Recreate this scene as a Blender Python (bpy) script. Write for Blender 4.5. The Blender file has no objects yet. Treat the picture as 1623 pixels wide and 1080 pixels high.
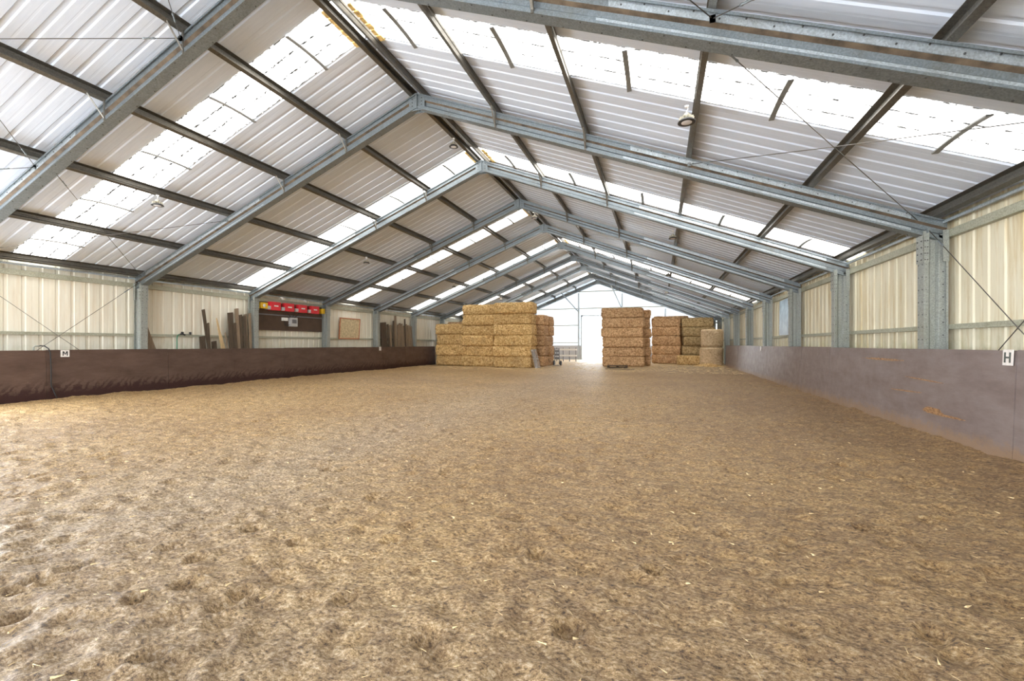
import bpy, math, random
import numpy as np
from mathutils import Vector, Matrix

random.seed(7)
sc = bpy.context.scene
COL = sc.collection
PI = math.pi

# ------------------------------------------------------------------ geometry constants
TAN = 0.3945                       # roof pitch
ANG = math.atan(TAN)
CA = math.cos(ANG)
ZB = 7.415                         # underside of rafters at the ridge
ZP = ZB + 0.343 / CA               # top of rafters / underside of purlins at the ridge
ZS = ZP + 0.165 / CA               # underside of roof sheets at the ridge
BAY = 4.2
FY = [1.32 + BAY * i for i in range(11)]
Y0, Y1 = -9.0, 43.45
PITCH = 0.35
YR = 6.70                          # a rib line


# ------------------------------------------------------------------ helpers
class MB:
    def __init__(s):
        s.v = []; s.f = []; s.m = []; s.sm = []

    def add(s, vs, fs, mi=0, smooth=False):
        b = len(s.v)
        s.v += [tuple(v) for v in vs]
        for f in fs:
            s.f.append([b + i for i in f]); s.m.append(mi); s.sm.append(smooth)
        return s

    def box(s, x0, x1, y0, y1, z0, z1, mi=0, M=None):
        vs = [(x, y, z) for z in (z0, z1) for y in (y0, y1) for x in (x0, x1)]
        if M is not None: vs = [M @ Vector(v) for v in vs]
        return s.add(vs, [(0, 2, 3, 1), (4, 5, 7, 6), (0, 1, 5, 4), (2, 6, 7, 3), (0, 4, 6, 2), (1, 3, 7, 5)], mi)

    def bar(s, a, b, w, h, up=(0, 0, 1), mi=0):
        a, b = Vector(a), Vector(b); d = (b - a); L = d.length; d.normalize()
        u = Vector(up); sx = d.cross(u)
        if sx.length < 1e-4: sx = d.cross(Vector((1, 0, 0)))
        sx.normalize(); u = sx.cross(d)
        M = Matrix((sx, d, u)).transposed().to_4x4(); M.translation = a
        return s.box(-w / 2, w / 2, 0, L, -h / 2, h / 2, mi, M)

    def sweep(s, prof, fa, fb, mi=0, mis=None, caps=True):
        n = len(prof)
        vs = [fa(*p) for p in prof] + [fb(*p) for p in prof]
        b = len(s.v); s.v += [tuple(v) for v in vs]
        for i in range(n):
            j = (i + 1) % n
            s.f.append([b + i, b + j, b + n + j, b + n + i]); s.m.append(mis[i] if mis else mi); s.sm.append(False)
        if caps:
            s.f.append([b + i for i in range(n)][::-1]); s.m.append(mi); s.sm.append(False)
            s.f.append([b + n + i for i in range(n)]); s.m.append(mi); s.sm.append(False)
        return s

    def tube(s, pts, r, n=8, mi=0, smooth=True):
        pts = [Vector(p) for p in pts]; rs = r if isinstance(r, (list, tuple)) else [r] * len(pts)
        b = len(s.v); ref = None
        for k, p in enumerate(pts):
            d = (pts[min(k + 1, len(pts) - 1)] - pts[max(k - 1, 0)]).normalized()
            if ref is None:
                ref = d.orthogonal().normalized()
            ref = (ref - d * ref.dot(d)).normalized(); q = d.cross(ref)
            for i in range(n):
                a = 2 * PI * i / n
                s.v.append(tuple(p + (ref * math.cos(a) + q * math.sin(a)) * rs[k]))
        for k in range(len(pts) - 1):
            for i in range(n):
                j = (i + 1) % n
                s.f.append([b + k * n + i, b + k * n + j, b + (k + 1) * n + j, b + (k + 1) * n + i]); s.m.append(mi); s.sm.append(smooth)
        s.f.append([b + i for i in range(n)][::-1]); s.m.append(mi); s.sm.append(False)
        e = b + (len(pts) - 1) * n
        s.f.append([e + i for i in range(n)]); s.m.append(mi); s.sm.append(False)
        return s

    def lathe(s, prof, c=(0, 0, 0), n=24, mi=0, smooth=True, axis='z'):
        b = len(s.v)
        for r, z in prof:
            for i in range(n):
                a = 2 * PI * i / n
                if axis == 'z': p = (c[0] + r * math.cos(a), c[1] + r * math.sin(a), c[2] + z)
                elif axis == 'x': p = (c[0] + z, c[1] + r * math.cos(a), c[2] + r * math.sin(a))
                else: p = (c[0] + r * math.cos(a), c[1] + z, c[2] + r * math.sin(a))
                s.v.append(p)
        for k in range(len(prof) - 1):
            for i in range(n):
                j = (i + 1) % n
                s.f.append([b + k * n + i, b + k * n + j, b + (k + 1) * n + j, b + (k + 1) * n + i]); s.m.append(mi); s.sm.append(smooth)
        return s

    def bolt(s, p, nrm, r=0.012, h=0.01, mi=0):
        p = Vector(p); nrm = Vector(nrm).normalized()
        u = nrm.orthogonal().normalized(); w = nrm.cross(u)
        ring = [p + (u * math.cos(a) + w * math.sin(a)) * r for a in [k * PI / 3 for k in range(6)]]
        vs = ring + [q + nrm * h for q in ring]
        fs = [(i, (i + 1) % 6, 6 + (i + 1) % 6, 6 + i) for i in range(6)] + [tuple(range(6, 12))]
        return s.add(vs, fs, mi)

    def build(s, name, mats, parent=None, loc=(0, 0, 0)):
        me = bpy.data.meshes.new(name)
        l = Vector(loc)
        me.from_pydata([tuple(Vector(v) - l) for v in s.v], [], s.f)
        if not isinstance(mats, (list, tuple)): mats = [mats]
        for m in mats: me.materials.append(m)
        me.polygons.foreach_set('material_index', s.m)
        me.polygons.foreach_set('use_smooth', s.sm)
        me.update()
        o = bpy.data.objects.new(name, me); COL.objects.link(o)
        if parent is not None:
            o.parent = parent
            o.location = l - (parent.location if parent.parent is None else wloc(parent))
        else:
            o.location = l
        return o


def wloc(o):
    v = Vector(o.location); p = o.parent
    while p: v += p.location; p = p.parent
    return v


def tag(o, label, cat=None, group=None, kind=None):
    if label: o['label'] = label
    if cat: o['category'] = cat
    if group: o['group'] = group
    if kind: o['kind'] = kind
    return o


def empty(name, loc, label, cat, group=None):
    o = bpy.data.objects.new(name, None); COL.objects.link(o); o.location = loc
    o.empty_display_size = 0.2
    return tag(o, label, cat, group)


def struct(o):
    o['kind'] = 'structure'; return o


# ------------------------------------------------------------------ materials
class NT:
    def __init__(s, name):
        s.mat = bpy.data.materials.new(name); s.mat.use_nodes = True
        s.t = s.mat.node_tree; s.t.nodes.clear()
        s.out = s.n('ShaderNodeOutputMaterial')
        s.b = s.n('ShaderNodeBsdfPrincipled'); s.l(s.b.outputs[0], s.out.inputs[0])

    def n(s, ty, **k):
        x = s.t.nodes.new(ty)
        for a, b in k.items(): setattr(x, a, b)
        return x

    def l(s, a, b): s.t.links.new(a, b)

    def pos(s, scale=(1, 1, 1), rot=(0, 0, 0)):
        g = s.n('ShaderNodeNewGeometry'); m = s.n('ShaderNodeMapping')
        m.inputs['Scale'].default_value = scale; m.inputs['Rotation'].default_value = rot
        s.l(g.outputs['Position'], m.inputs[0]); return m.outputs[0]

    def obj(s, scale=(1, 1, 1)):
        g = s.n('ShaderNodeTexCoord'); m = s.n('ShaderNodeMapping'); m.inputs['Scale'].default_value = scale
        s.l(g.outputs['Object'], m.inputs[0]); return m.outputs[0]

    def noise(s, vec, scale, detail=6, rough=0.6, dist=0.0):
        x = s.n('ShaderNodeTexNoise'); x.inputs['Scale'].default_value = scale
        x.inputs['Detail'].default_value = detail; x.inputs['Roughness'].default_value = rough
        x.inputs['Distortion'].default_value = dist
        s.l(vec, x.inputs['Vector']); return x.outputs['Fac']

    def ramp(s, fac, stops):
        r = s.n('ShaderNodeValToRGB'); cr = r.color_ramp
        while len(cr.elements) < len(stops): cr.elements.new(0.5)
        for e, (p, c) in zip(cr.elements, stops):
            e.position = p; e.color = (c[0], c[1], c[2], 1) if isinstance(c, (tuple, list)) else (c, c, c, 1)
        s.l(fac, r.inputs[0]); return r.outputs[0]

    def mix(s, fac, a, b, mode='MIX'):
        m = s.n('ShaderNodeMix', data_type='RGBA', blend_type=mode)
        for sock, v in ((m.inputs[0], fac), (m.inputs[6], a), (m.inputs[7], b)):
            if isinstance(v, (int, float)): sock.default_value = v
            elif isinstance(v, (tuple, list)): sock.default_value = (v[0], v[1], v[2], 1)
            else: s.l(v, sock)
        return m.outputs[2]

    def math(s, op, a, b=0.0, clamp=False):
        m = s.n('ShaderNodeMath', operation=op); m.use_clamp = clamp
        for sock, v in ((m.inputs[0], a), (m.inputs[1], b)):
            if isinstance(v, (int, float)): sock.default_value = v
            else: s.l(v, sock)
        return m.outputs[0]

    def xyz(s):
        g = s.n('ShaderNodeNewGeometry'); x = s.n('ShaderNodeSeparateXYZ'); s.l(g.outputs['Position'], x.inputs[0])
        return x.outputs

    def set(s, **k):
        for a, v in k.items():
            i = s.b.inputs[a.replace('_', ' ')]
            if isinstance(v, (int, float)): i.default_value = v
            elif isinstance(v, (tuple, list)): i.default_value = (v[0], v[1], v[2], 1)
            else: s.l(v, i)
        return s

    def bump(s, h, strength=0.5, dist=0.01):
        b = s.n('ShaderNodeBump'); b.inputs['Strength'].default_value = strength; b.inputs['Distance'].default_value = dist
        s.l(h, b.inputs['Height']); s.l(b.outputs[0], s.b.inputs['Normal']); return s


def simple(name, c, rough=0.6, metal=0.0, var=0.12, scale=6, bump=0.0):
    m = NT(name); f = m.noise(m.pos(), scale)
    lo = tuple(x * (1 - var) for x in c); hi = tuple(min(1, x * (1 + var)) for x in c)
    m.set(Base_Color=m.ramp(f, [(0.3, lo), (0.7, hi)]), Roughness=rough, Metallic=metal)
    if bump: m.bump(f, bump, 0.01)
    return m.mat


def mat_galv(name, c, rough=0.42, metal=0.75, dirt=(0.16, 0.13, 0.08), dirt_amt=0.5):
    m = NT(name)
    sp = m.n('ShaderNodeTexVoronoi'); sp.inputs['Scale'].default_value = 60; m.l(m.pos(), sp.inputs['Vector'])
    spc = m.ramp(sp.outputs['Color'], [(0.2, tuple(x * 0.85 for x in c)), (0.8, tuple(min(1, x * 1.15) for x in c))])
    big = m.noise(m.pos(), 1.3, 8, 0.7)
    d = m.ramp(big, [(0.52, 0.0), (0.75, dirt_amt)])
    m.set(Base_Color=m.mix(d, spc, dirt), Metallic=metal, Roughness=m.ramp(big, [(0.3, rough - .06), (0.75, rough + .2)]))
    return m.mat


M = {}
M['galv'] = mat_galv('galvanised_steel', (0.25, 0.285, 0.305), rough=0.45)
M['galv_bright'] = mat_galv('bright_galvanised_steel', (0.52, 0.57, 0.60), rough=0.38)
M['galv_col'] = mat_galv('column_steel', (0.345, 0.365, 0.34), rough=0.5, metal=0.45, dirt=(0.33, 0.32, 0.22), dirt_amt=0.4)
M['purlin'] = mat_galv('purlin_steel', (0.16, 0.15, 0.13), rough=0.42, dirt=(0.10, 0.08, 0.05))
M['fold_brown'] = simple('painted_fold_reflection', (0.12, 0.085, 0.055), 0.8, 0.1, 0.6, 5)  # brown that stands in for the floor reflected in the rafter folds
M['girt'] = mat_galv('girt_steel', (0.42, 0.42, 0.33), rough=0.6, metal=0.3, dirt=(0.2, 0.19, 0.1))
M['bolt'] = simple('bolt_steel', (0.1, 0.1, 0.1), 0.5, 0.6)
M['cable'] = simple('cable_wire', (0.12, 0.11, 0.1), 0.5, 0.5)


def mat_roof():
    m = NT('white_liner_sheet')
    f = m.noise(m.pos((1, 12, 1)), 2.0, 8, 0.65)
    c = m.ramp(f, [(0.3, (0.60, 0.665, 0.775)), (0.7, (0.67, 0.73, 0.835))])
    # grime collecting in long soft patches close to purlins
    g = m.noise(m.pos(), 0.55, 5, 0.6)
    gm = m.ramp(g, [(0.55, 0.0), (0.8, 0.45)])
    m.set(Base_Color=m.mix(gm, c, (0.60, 0.57, 0.54)), Roughness=0.42)
    return m.mat


def mat_wall(name, a, b, stain, amt):
    m = NT(name)
    f = m.noise(m.pos((1, 1, 0.25)), 1.1, 6, 0.6)
    c = m.ramp(f, [(0.3, a), (0.7, b)])
    s1 = m.noise(m.pos((3, 3, 0.22)), 2.2, 7, 0.7)
    x = m.xyz()
    sm = m.ramp(s1, [(0.47, 0.0), (0.62, amt)])
    c2 = m.mix(sm, c, stain)
    # moss and splash staining at the foot of the sheets
    s2 = m.noise(m.pos((2.2, 2.2, 1.0)), 3.0, 7, 0.7)
    low = m.math('SUBTRACT', 1.0, m.math('MULTIPLY', m.math('SUBTRACT', x[2], 1.3), 2.0), True)
    mm = m.math('MULTIPLY', m.ramp(s2, [(0.45, 0.0), (0.7, 1.0)]), m.math('MULTIPLY', low, amt * 1.1))
    m.set(Base_Color=m.mix(mm, c2, (0.30, 0.31, 0.10)), Roughness=0.55)
    return m.mat


M['roof'] = mat_roof()
M['wall_l'] = mat_wall('cream_sheet_left', (0.74, 0.70, 0.58), (0.80, 0.77, 0.66), (0.62, 0.50, 0.34), 0.35)
M['wall_r'] = mat_wall('cream_sheet_right', (0.66, 0.61, 0.45), (0.74, 0.69, 0.54), (0.52, 0.40, 0.20), 0.75)
M['wall_back'] = mat_wall('grey_sheet', (0.6, 0.6, 0.58), (0.66, 0.66, 0.64), (0.5, 0.45, 0.4), 0.3)


def mat_gable():
    m = NT('pale_gable_sheet')
    f = m.noise(m.pos((1, 1, 0.3)), 1.0, 6, 0.6)
    c = m.ramp(f, [(0.3, (0.66, 0.72, 0.80)), (0.7, (0.74, 0.80, 0.88))])
    m.set(Base_Color=c, Roughness=0.5)
    tr = m.n('ShaderNodeBsdfTranslucent'); tr.inputs[0].default_value = (0.85, 0.93, 1, 1)
    mx = m.n('ShaderNodeMixShader'); mx.inputs[0].default_value = GABLE_TR
    m.l(m.b.outputs[0], mx.inputs[1]); m.l(tr.outputs[0], mx.inputs[2]); m.l(mx.outputs[0], m.out.inputs[0])
    return m.mat


GABLE_TR = 0.09
M['gable'] = mat_gable()


def mat_skylight(name, strength, tint=(1.0, 0.985, 0.95)):
    # translucent rooflight sheet, lit from outside by the sky; grime in streaks along the ribs
    m = NT(name)
    f = m.noise(m.pos((3.0, 22, 3.0)), 1.2, 8, 0.75)
    f2 = m.noise(m.pos((9, 20, 9)), 1.6, 3, 0.6)
    g = m.ramp(f, [(0.60, 0.0), (0.70, 1.0)])
    g2 = m.ramp(f2, [(0.62, 0.0), (0.68, 1.0)])
    gg = m.math('MULTIPLY', g, g2)
    x = m.xyz()
    fr = m.math('FRACT', m.math('DIVIDE', m.math('SUBTRACT', x[1], YR - 0.175), PITCH))
    rib = m.math('SUBTRACT', 1.0, m.math('MULTIPLY', m.math('ABSOLUTE', m.math('SUBTRACT', fr, 0.5)), 7.0), True)
    gr = m.ramp(m.math('ADD', m.noise(m.pos((3.5, 12, 3.5)), 2.2, 3, 0.6), m.math('MULTIPLY', rib, 0.15)), [(0.60, 0.0), (0.62, 1.0)])
    gg = m.math('MAXIMUM', gg, m.math('MULTIPLY', gr, m.math('MULTIPLY', rib, 1.6), True))
    c = m.mix(gg, (1, 1, 1), (0.012, 0.012, 0.012))
    e = m.mix(1.0, c, tint, 'MULTIPLY')
    m.set(Base_Color=m.mix(gg, (0.5, 0.5, 0.48), (0.03, 0.03, 0.03)), Roughness=0.6, Specular_IOR_Level=0.1, Emission_Color=e, Emission_Strength=strength)
    return m.mat


SKY_E = 4.5
M['skylight'] = mat_skylight('rooflight_sheet', SKY_E)
M['amber'] = simple('yellowed_filler', (0.75, 0.5, 0.2), 0.7, 0, 0.5, 14)
M['skybar'] = simple('rooflight_bar', (0.2, 0.2, 0.19), 0.6, 0.2)


def mat_board(name, base, base2, scuff, low_col, low_h, strokes, right=False):
    """film-faced ply: scuffs, dirt along the foot, gouges"""
    m = NT(name)
    x = m.xyz()
    f = m.noise(m.pos((1, 0.7, 2.2)), 1.6, 9, 0.68)
    c = m.ramp(f, [(0.28, base), (0.72, base2)])
    fs = m.noise(m.pos((1, 1.2, 26)), 2.0, 6, 0.7)
    c = m.mix(m.ramp(fs, [(0.6, 0.0), (0.72, 0.5)]), c, scuff)
    # lower splash zone
    n1 = m.noise(m.pos((1, 1.6, 1.6)), 2.2, 6, 0.65)
    z = m.math('ADD', x[2], m.math('MULTIPLY', m.math('SUBTRACT', m.noise(m.pos((1, 1.6, 2.2)), 3.2, 9, 0.75), 0.5), 0.6))
    lowm = m.math('MULTIPLY', m.math('SUBTRACT', low_h, z), 7.0, True)
    if strokes:
        # diagonal brushed strokes left by horses and rakes
        w = m.n('ShaderNodeTexWave'); w.wave_type = 'BANDS'; w.bands_direction = 'Y'
        w.inputs['Scale'].default_value = 1.5; w.inputs['Distortion'].default_value = 4.0
        w.inputs['Detail'].default_value = 3; w.inputs['Detail Scale'].default_value = 1.2
        mp = m.n('ShaderNodeCombineXYZ')
        yy = m.math('ADD', m.math('SUBTRACT', x[1], m.math('MULTIPLY', x[2], 0.9)), m.math('MULTIPLY', m.noise(m.pos(), 1.7, 4, 0.6), 0.9))
        m.l(yy, mp.inputs[1]); m.l(m.math('MULTIPLY', x[2], 0.1), mp.inputs[2]); m.l(mp.outputs[0], w.inputs['Vector'])
        band = m.math('MULTIPLY', m.math('SUBTRACT', low_h + 0.12, z), 3.5, True)
        st = m.math('MULTIPLY', m.ramp(w.outputs['Fac'], [(0.45, 0.0), (0.6, 1.0)]), band)
        lowm = m.math('MAXIMUM', m.math('MULTIPLY', m.math('SUBTRACT', low_h - 0.08, z), 6.0, True), st)
    c = m.mix(m.math('MULTIPLY', lowm, 0.72 if right else 1.0), c, low_col)
    # chips
    v = m.noise(m.pos((1, 5, 5)), 2.6, 5, 0.75)
    c = m.mix(m.ramp(v, [(0.70, 0.0), (0.73, 0.9)]), c, (0.55, 0.42, 0.28))
    if right:
        def gouge(cy, cz, ry, rz, tilt, thr=1.0):
            nn = m.noise(m.pos((1, 3, 9)), 2.5, 6, 0.7)
            dy = m.math('DIVIDE', m.math('SUBTRACT', x[1], cy), ry)
            zz = m.math('ADD', m.math('SUBTRACT', x[2], cz), m.math('MULTIPLY', m.math('SUBTRACT', x[1], cy), tilt))
            dz = m.math('DIVIDE', zz, rz)
            r = m.math('ADD', m.math('MULTIPLY', dy, dy), m.math('MULTIPLY', dz, dz))
            r = m.math('ADD', r, m.math('MULTIPLY', m.math('SUBTRACT', nn, 0.5), 3.0))
            return m.math('LESS_THAN', r, thr)
        g = None
        for a in ((10.95, 1.215, 0.85, 0.022, 0.0), (9.45, 0.91, 0.6, 0.012, -0.03), (10.0, 0.665, 0.5, 0.012, 0.03),
                  (9.15, 0.42, 0.28, 0.05, 0.0), (8.75, 0.385, 0.4, 0.018, 0.02)):
            k = gouge(*a); g = k if g is None else m.math('MAXIMUM', g, k)
        gc = m.ramp(m.noise(m.pos((1, 4, 20)), 3, 5), [(0.35, (0.13, 0.055, 0.02)), (0.65, (0.48, 0.27, 0.12))])
        c = m.mix(g, c, gc)
    m.set(Base_Color=c, Roughness=m.ramp(n1, [(0.3, 0.3 if right else 0.42), (0.7, 0.5 if right else 0.6)]))
    m.bump(f, 0.15, 0.01)
    return m.mat


M['kick_l'] = mat_board('brown_film_ply', (0.06, 0.032, 0.022), (0.125, 0.076, 0.056), (0.21, 0.14, 0.105), (0.028, 0.006, 0.005), 0.42, True)
M['kick_r'] = mat_board('grey_film_ply', (0.15, 0.11, 0.10), (0.25, 0.205, 0.195), (0.34, 0.28, 0.25), (0.30, 0.19, 0.11), 0.24, False, True)
M['ply_edge'] = simple('ply_edge', (0.2, 0.15, 0.1), 0.8)


def mat_floor():
    m = NT('riding_surface')
    p = m.pos()
    big = m.noise(p, 0.28, 4, 0.55)
    mid = m.noise(m.pos((1, 1.6, 1), (0, 0, 0.25)), 5.5, 9, 0.72)
    fine = m.noise(m.pos((1, 1.5, 1), (0, 0, 0.3)), 30, 9, 0.85)
    fib = m.noise(m.pos((1, 2.6, 1), (0, 0, 0.6)), 55, 6, 0.7)
    fib2 = m.noise(m.pos((2.8, 1, 1), (0, 0, 0.3)), 48, 6, 0.7)
    c = m.ramp(fine, [(0.40, (0.06, 0.026, 0.007)), (0.455, (0.37, 0.215, 0.072)), (0.53, (0.70, 0.475, 0.20)), (0.60, (0.95, 0.80, 0.52))])
    ln = m.ramp(mid, [(0.38, (0.66, 0.60, 0.55)), (0.6, (1.12, 1.11, 1.10))])
    c = m.mix(1.0, c, ln, 'MULTIPLY')
    lb = m.ramp(big, [(0.35, (0.86, 0.80, 0.74)), (0.65, (1.1, 1.08, 1.02))])
    c = m.mix(1.0, c, lb, 'MULTIPLY')
    fb = m.ramp(m.math('MAXIMUM', fib, fib2), [(0.66, 0.0), (0.74, 0.6)])
    c = m.mix(fb, c, (0.66, 0.53, 0.33))
    # dry, straw strewn ground near the bales
    x = m.xyz()
    dn = m.noise(p, 1.1, 6, 0.65)
    far = m.math('MULTIPLY', m.math('SUBTRACT', m.math('ADD', x[1], m.math('MULTIPLY', dn, 8)), 27), 0.12, True)
    c = m.mix(m.math('MULTIPLY', far, 0.7), c, (0.62, 0.47, 0.27))
    # rooflight sheen painted as a greyer band; dimmer right side painted darker
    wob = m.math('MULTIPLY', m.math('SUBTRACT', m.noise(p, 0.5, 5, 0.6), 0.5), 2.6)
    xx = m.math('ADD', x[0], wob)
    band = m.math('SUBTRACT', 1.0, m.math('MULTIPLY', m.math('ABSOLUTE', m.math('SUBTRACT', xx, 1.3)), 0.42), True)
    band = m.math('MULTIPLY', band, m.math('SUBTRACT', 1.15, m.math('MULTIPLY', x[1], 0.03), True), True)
    sheen_col = m.mix(1.0, c, (0.98, 1.13, 1.7), 'MULTIPLY')
    near = m.math('MULTIPLY', m.math('SUBTRACT', 3.4, m.math('ADD', x[1], m.math('MULTIPLY', wob, 0.5))), 0.5, True)  # same painted sheen over the nearest ground
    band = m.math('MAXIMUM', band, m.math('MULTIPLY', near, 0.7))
    c = m.mix(m.math('MULTIPLY', band, 0.8), c, sheen_col)
    right_shade = m.math('MULTIPLY', m.math('SUBTRACT', xx, 3.6), 0.22, True)  # weaker rooflight by the right kickboard, put into the colour
    right_shade = m.math('MULTIPLY', right_shade, m.math('MULTIPLY', m.math('SUBTRACT', x[1], 1.0), 0.3, True), True)
    c = m.mix(m.math('MULTIPLY', right_shade, 0.75), c, m.mix(1.0, c, (0.70, 0.63, 0.54), 'MULTIPLY'))
    m.set(Base_Color=c, Roughness=0.62, Specular_IOR_Level=0.6, Coat_Weight=0.35, Coat_Roughness=0.55)
    h = m.math('ADD', m.math('MULTIPLY', fine, 1.4), m.math('ADD', m.math('MULTIPLY', fib, 0.35), m.math('MULTIPLY', mid, 1.2)))
    m.bump(h, 0.9, 0.035)
    return m.mat


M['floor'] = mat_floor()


def mat_straw(name, a, b, c_, stain=(0.35, 0.22, 0.1), layered=True):
    m = NT(name)
    oi = m.n('ShaderNodeObjectInfo')
    g = m.n('ShaderNodeTexCoord'); vm = m.n('ShaderNodeVectorMath', operation='ADD'); m.l(g.outputs['Object'], vm.inputs[0])
    sc_ = m.n('ShaderNodeVectorMath', operation='SCALE'); m.l(oi.outputs['Location'], sc_.inputs[0]); sc_.inputs['Scale'].default_value = 3.7
    m.l(sc_.outputs[0], vm.inputs[1])
    def mp(scale, rot=(0, 0, 0)):
        q = m.n('ShaderNodeMapping'); q.inputs['Scale'].default_value = scale; q.inputs['Rotation'].default_value = rot
        m.l(vm.outputs[0], q.inputs[0]); return q.outputs[0]
    f1 = m.noise(mp((1.8, 1.8, 5), (0.2, 0.2, 0)), 3.2, 9, 0.85)
    f2 = m.noise(mp((3.5, 3.5, 2.5), (0.5, 0.1, 0.4)), 3.0, 8, 0.85)
    f = m.math('MULTIPLY', m.math('ADD', f1, f2), 0.5)
    col = m.ramp(f, [(0.43, a), (0.495, b), (0.56, c_)])
    s = m.noise(mp((1, 1, 1)), 1.3, 5, 0.6)
    col = m.mix(m.ramp(s, [(0.55, 0.0), (0.78, 0.6)]), col, stain)
    hs = m.n('ShaderNodeHueSaturation'); m.l(col, hs.inputs['Color'])
    m.l(m.math('ADD', 0.9, m.math('MULTIPLY', oi.outputs['Random'], 0.22)), hs.inputs['Value'])
    m.set(Base_Color=hs.outputs[0], Roughness=0.85)
    m.bump(f, 1.0, 0.06)
    return m.mat


M['straw'] = mat_straw('golden_straw', (0.25, 0.115, 0.03), (0.64, 0.395, 0.14), (0.90, 0.69, 0.36))
M['straw_red'] = mat_straw('russet_straw', (0.2, 0.09, 0.035), (0.56, 0.33, 0.155), (0.82, 0.58, 0.34))
M['hay'] = mat_straw('olive_hay', (0.13, 0.085, 0.03), (0.36, 0.245, 0.11), (0.56, 0.42, 0.22))
M['round'] = mat_straw('net_wrapped_straw', (0.36, 0.24, 0.13), (0.56, 0.41, 0.24), (0.70, 0.54, 0.35))
M['litter'] = simple('loose_straw', (0.74, 0.56, 0.3), 0.8, 0, 0.35, 30)


def mat_wood(name, a, b, sc3=(12, 12, 1.2)):
    m = NT(name)
    f = m.noise(m.pos(sc3), 2.0, 8, 0.7, 0.3)
    m.set(Base_Color=m.ramp(f, [(0.3, a), (0.7, b)]), Roughness=0.8); m.bump(f, 0.4, 0.01)
    return m.mat


M['wood_dark'] = mat_wood('dark_old_timber', (0.045, 0.03, 0.018), (0.12, 0.085, 0.055))
M['wood_mid'] = mat_wood('weathered_timber', (0.16, 0.11, 0.07), (0.32, 0.24, 0.16))
M['wood_pale'] = mat_wood('pale_timber', (0.42, 0.28, 0.13), (0.62, 0.45, 0.25))
M['wood_grey'] = mat_wood('grey_timber', (0.3, 0.27, 0.25), (0.6, 0.55, 0.5))
M['red'] = simple('red_case', (0.72, 0.03, 0.045), 0.45, 0, 0.05)
M['yellow'] = simple('yellow_case', (0.85, 0.52, 0.02), 0.45, 0, 0.05)
M['white'] = simple('white_plastic', (0.85, 0.84, 0.82), 0.5, 0, 0.05)
M['dirtywhite'] = simple('dirty_white_plate', (0.78, 0.74, 0.70), 0.5, 0, 0.12, 20)
M['ink'] = simple('black_print', (0.03, 0.03, 0.03), 0.6)
M['ink_h'] = simple('worn_grey_print', (0.09, 0.1, 0.09), 0.6, 0, 0.3, 30)
M['greybox'] = simple('grey_plastic', (0.5, 0.5, 0.5), 0.5, 0, 0.06)
M['greydark'] = simple('dark_grey_plastic', (0.16, 0.16, 0.17), 0.5)
M['brownboard'] = simple('brown_board', (0.075, 0.045, 0.028), 0.6, 0, 0.2, 3)
M['black'] = simple('black_rubber', (0.02, 0.02, 0.022), 0.6)
M['lampblack'] = simple('lamp_ring', (0.03, 0.03, 0.032), 0.4)
M['lampbody'] = simple('dusty_lamp_housing', (0.5, 0.47, 0.38), 0.6, 0.2, 0.3, 40)
M['lens'] = simple('lamp_lens', (0.72, 0.69, 0.69), 0.25)
M['green'] = simple('green_hose', (0.03, 0.22, 0.12), 0.4)
M['concrete'] = simple('concrete', (0.5, 0.5, 0.5), 0.85, 0, 0.1, 2, 0.2)
M['panelgrey'] = simple('grey_base_panel', (0.55, 0.56, 0.60), 0.7, 0, 0.06, 1)
M['speckle'] = simple('mouldy_pinboard', (0.50, 0.40, 0.24), 0.8, 0, 0.35, 9)
M['orange'] = simple('red_stained_frame', (0.42, 0.14, 0.06), 0.6)
M['bluesheet'] = simple('blue_grey_plastic', (0.27, 0.36, 0.43), 0.25, 0, 0.35, 2.5)
M['pipe'] = simple('grey_pipe', (0.3, 0.32, 0.28), 0.5)


# ------------------------------------------------------------------ setting: sheets
def rib_profile(y0, y1):
    """(y, rise) polyline of box-profile sheeting; ribs rise away from the room"""
    k0 = math.floor((y0 - YR) / PITCH) - 1
    pts = []
    k = k0
    while True:
        b = YR + k * PITCH
        if b > y1 + PITCH: break
        for dy, r in ((-0.05, 0), (-0.03, 0.02), (0.03, 0.02), (0.05, 0), (0.155, 0), (0.162, 0.0012), (0.188, 0.0012), (0.195, 0)):
            pts.append((b + dy, r))
        k += 1
    out = []
    for i, (y, r) in enumerate(pts):
        if y0 <= y <= y1: out.append((y, r))
        if i + 1 < len(pts):
            ya, ra = pts[i]; yb, rb = pts[i + 1]
            for yc in (y0, y1):
                if ya < yc < yb: out.append((yc, ra + (rb - ra) * (yc - ya) / (yb - ya)))
    return sorted(out)


def sheet_strip(mb, y0, y1, fn, us, mi=0, thick=0.0):
    """fn(u, y, rise) -> point ; us = list of coordinates across"""
    pr = rib_profile(y0, y1); n = len(pr)
    for t in ((0.0, thick) if thick else (0.0,)):
        vs = []
        for u in us:
            for y, r in pr: vs.append(fn(u, y, r + t))
        fs = []
        for a in range(len(us) - 1):
            for i in range(n - 1):
                fs.append((a * n + i, a * n + i + 1, (a + 1) * n + i + 1, (a + 1) * n + i))
        mb.add(vs, fs, mi)


SKY = [(0.25, 1.30), (6.70, 7.75), (13.15, 14.20), (19.60, 20.65), (26.05, 27.10), (32.50, 33.55), (38.95, 40.0)]
SKY = [(-6.20, -5.15)] + SKY


def roof_pt(side):
    def fn(u, y, r): return (side * u, y, ZS - TAN * u + r / CA)
    return fn


mb = MB()
edges = [Y0] + [e for ab in SKY for e in ab] + [Y1 + 0.1]
for side in (-1, 1):
    for i in range(0, len(edges), 2):
        sheet_strip(mb, edges[i], edges[i + 1], roof_pt(side), [0.0, 10.8], 0)
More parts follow.
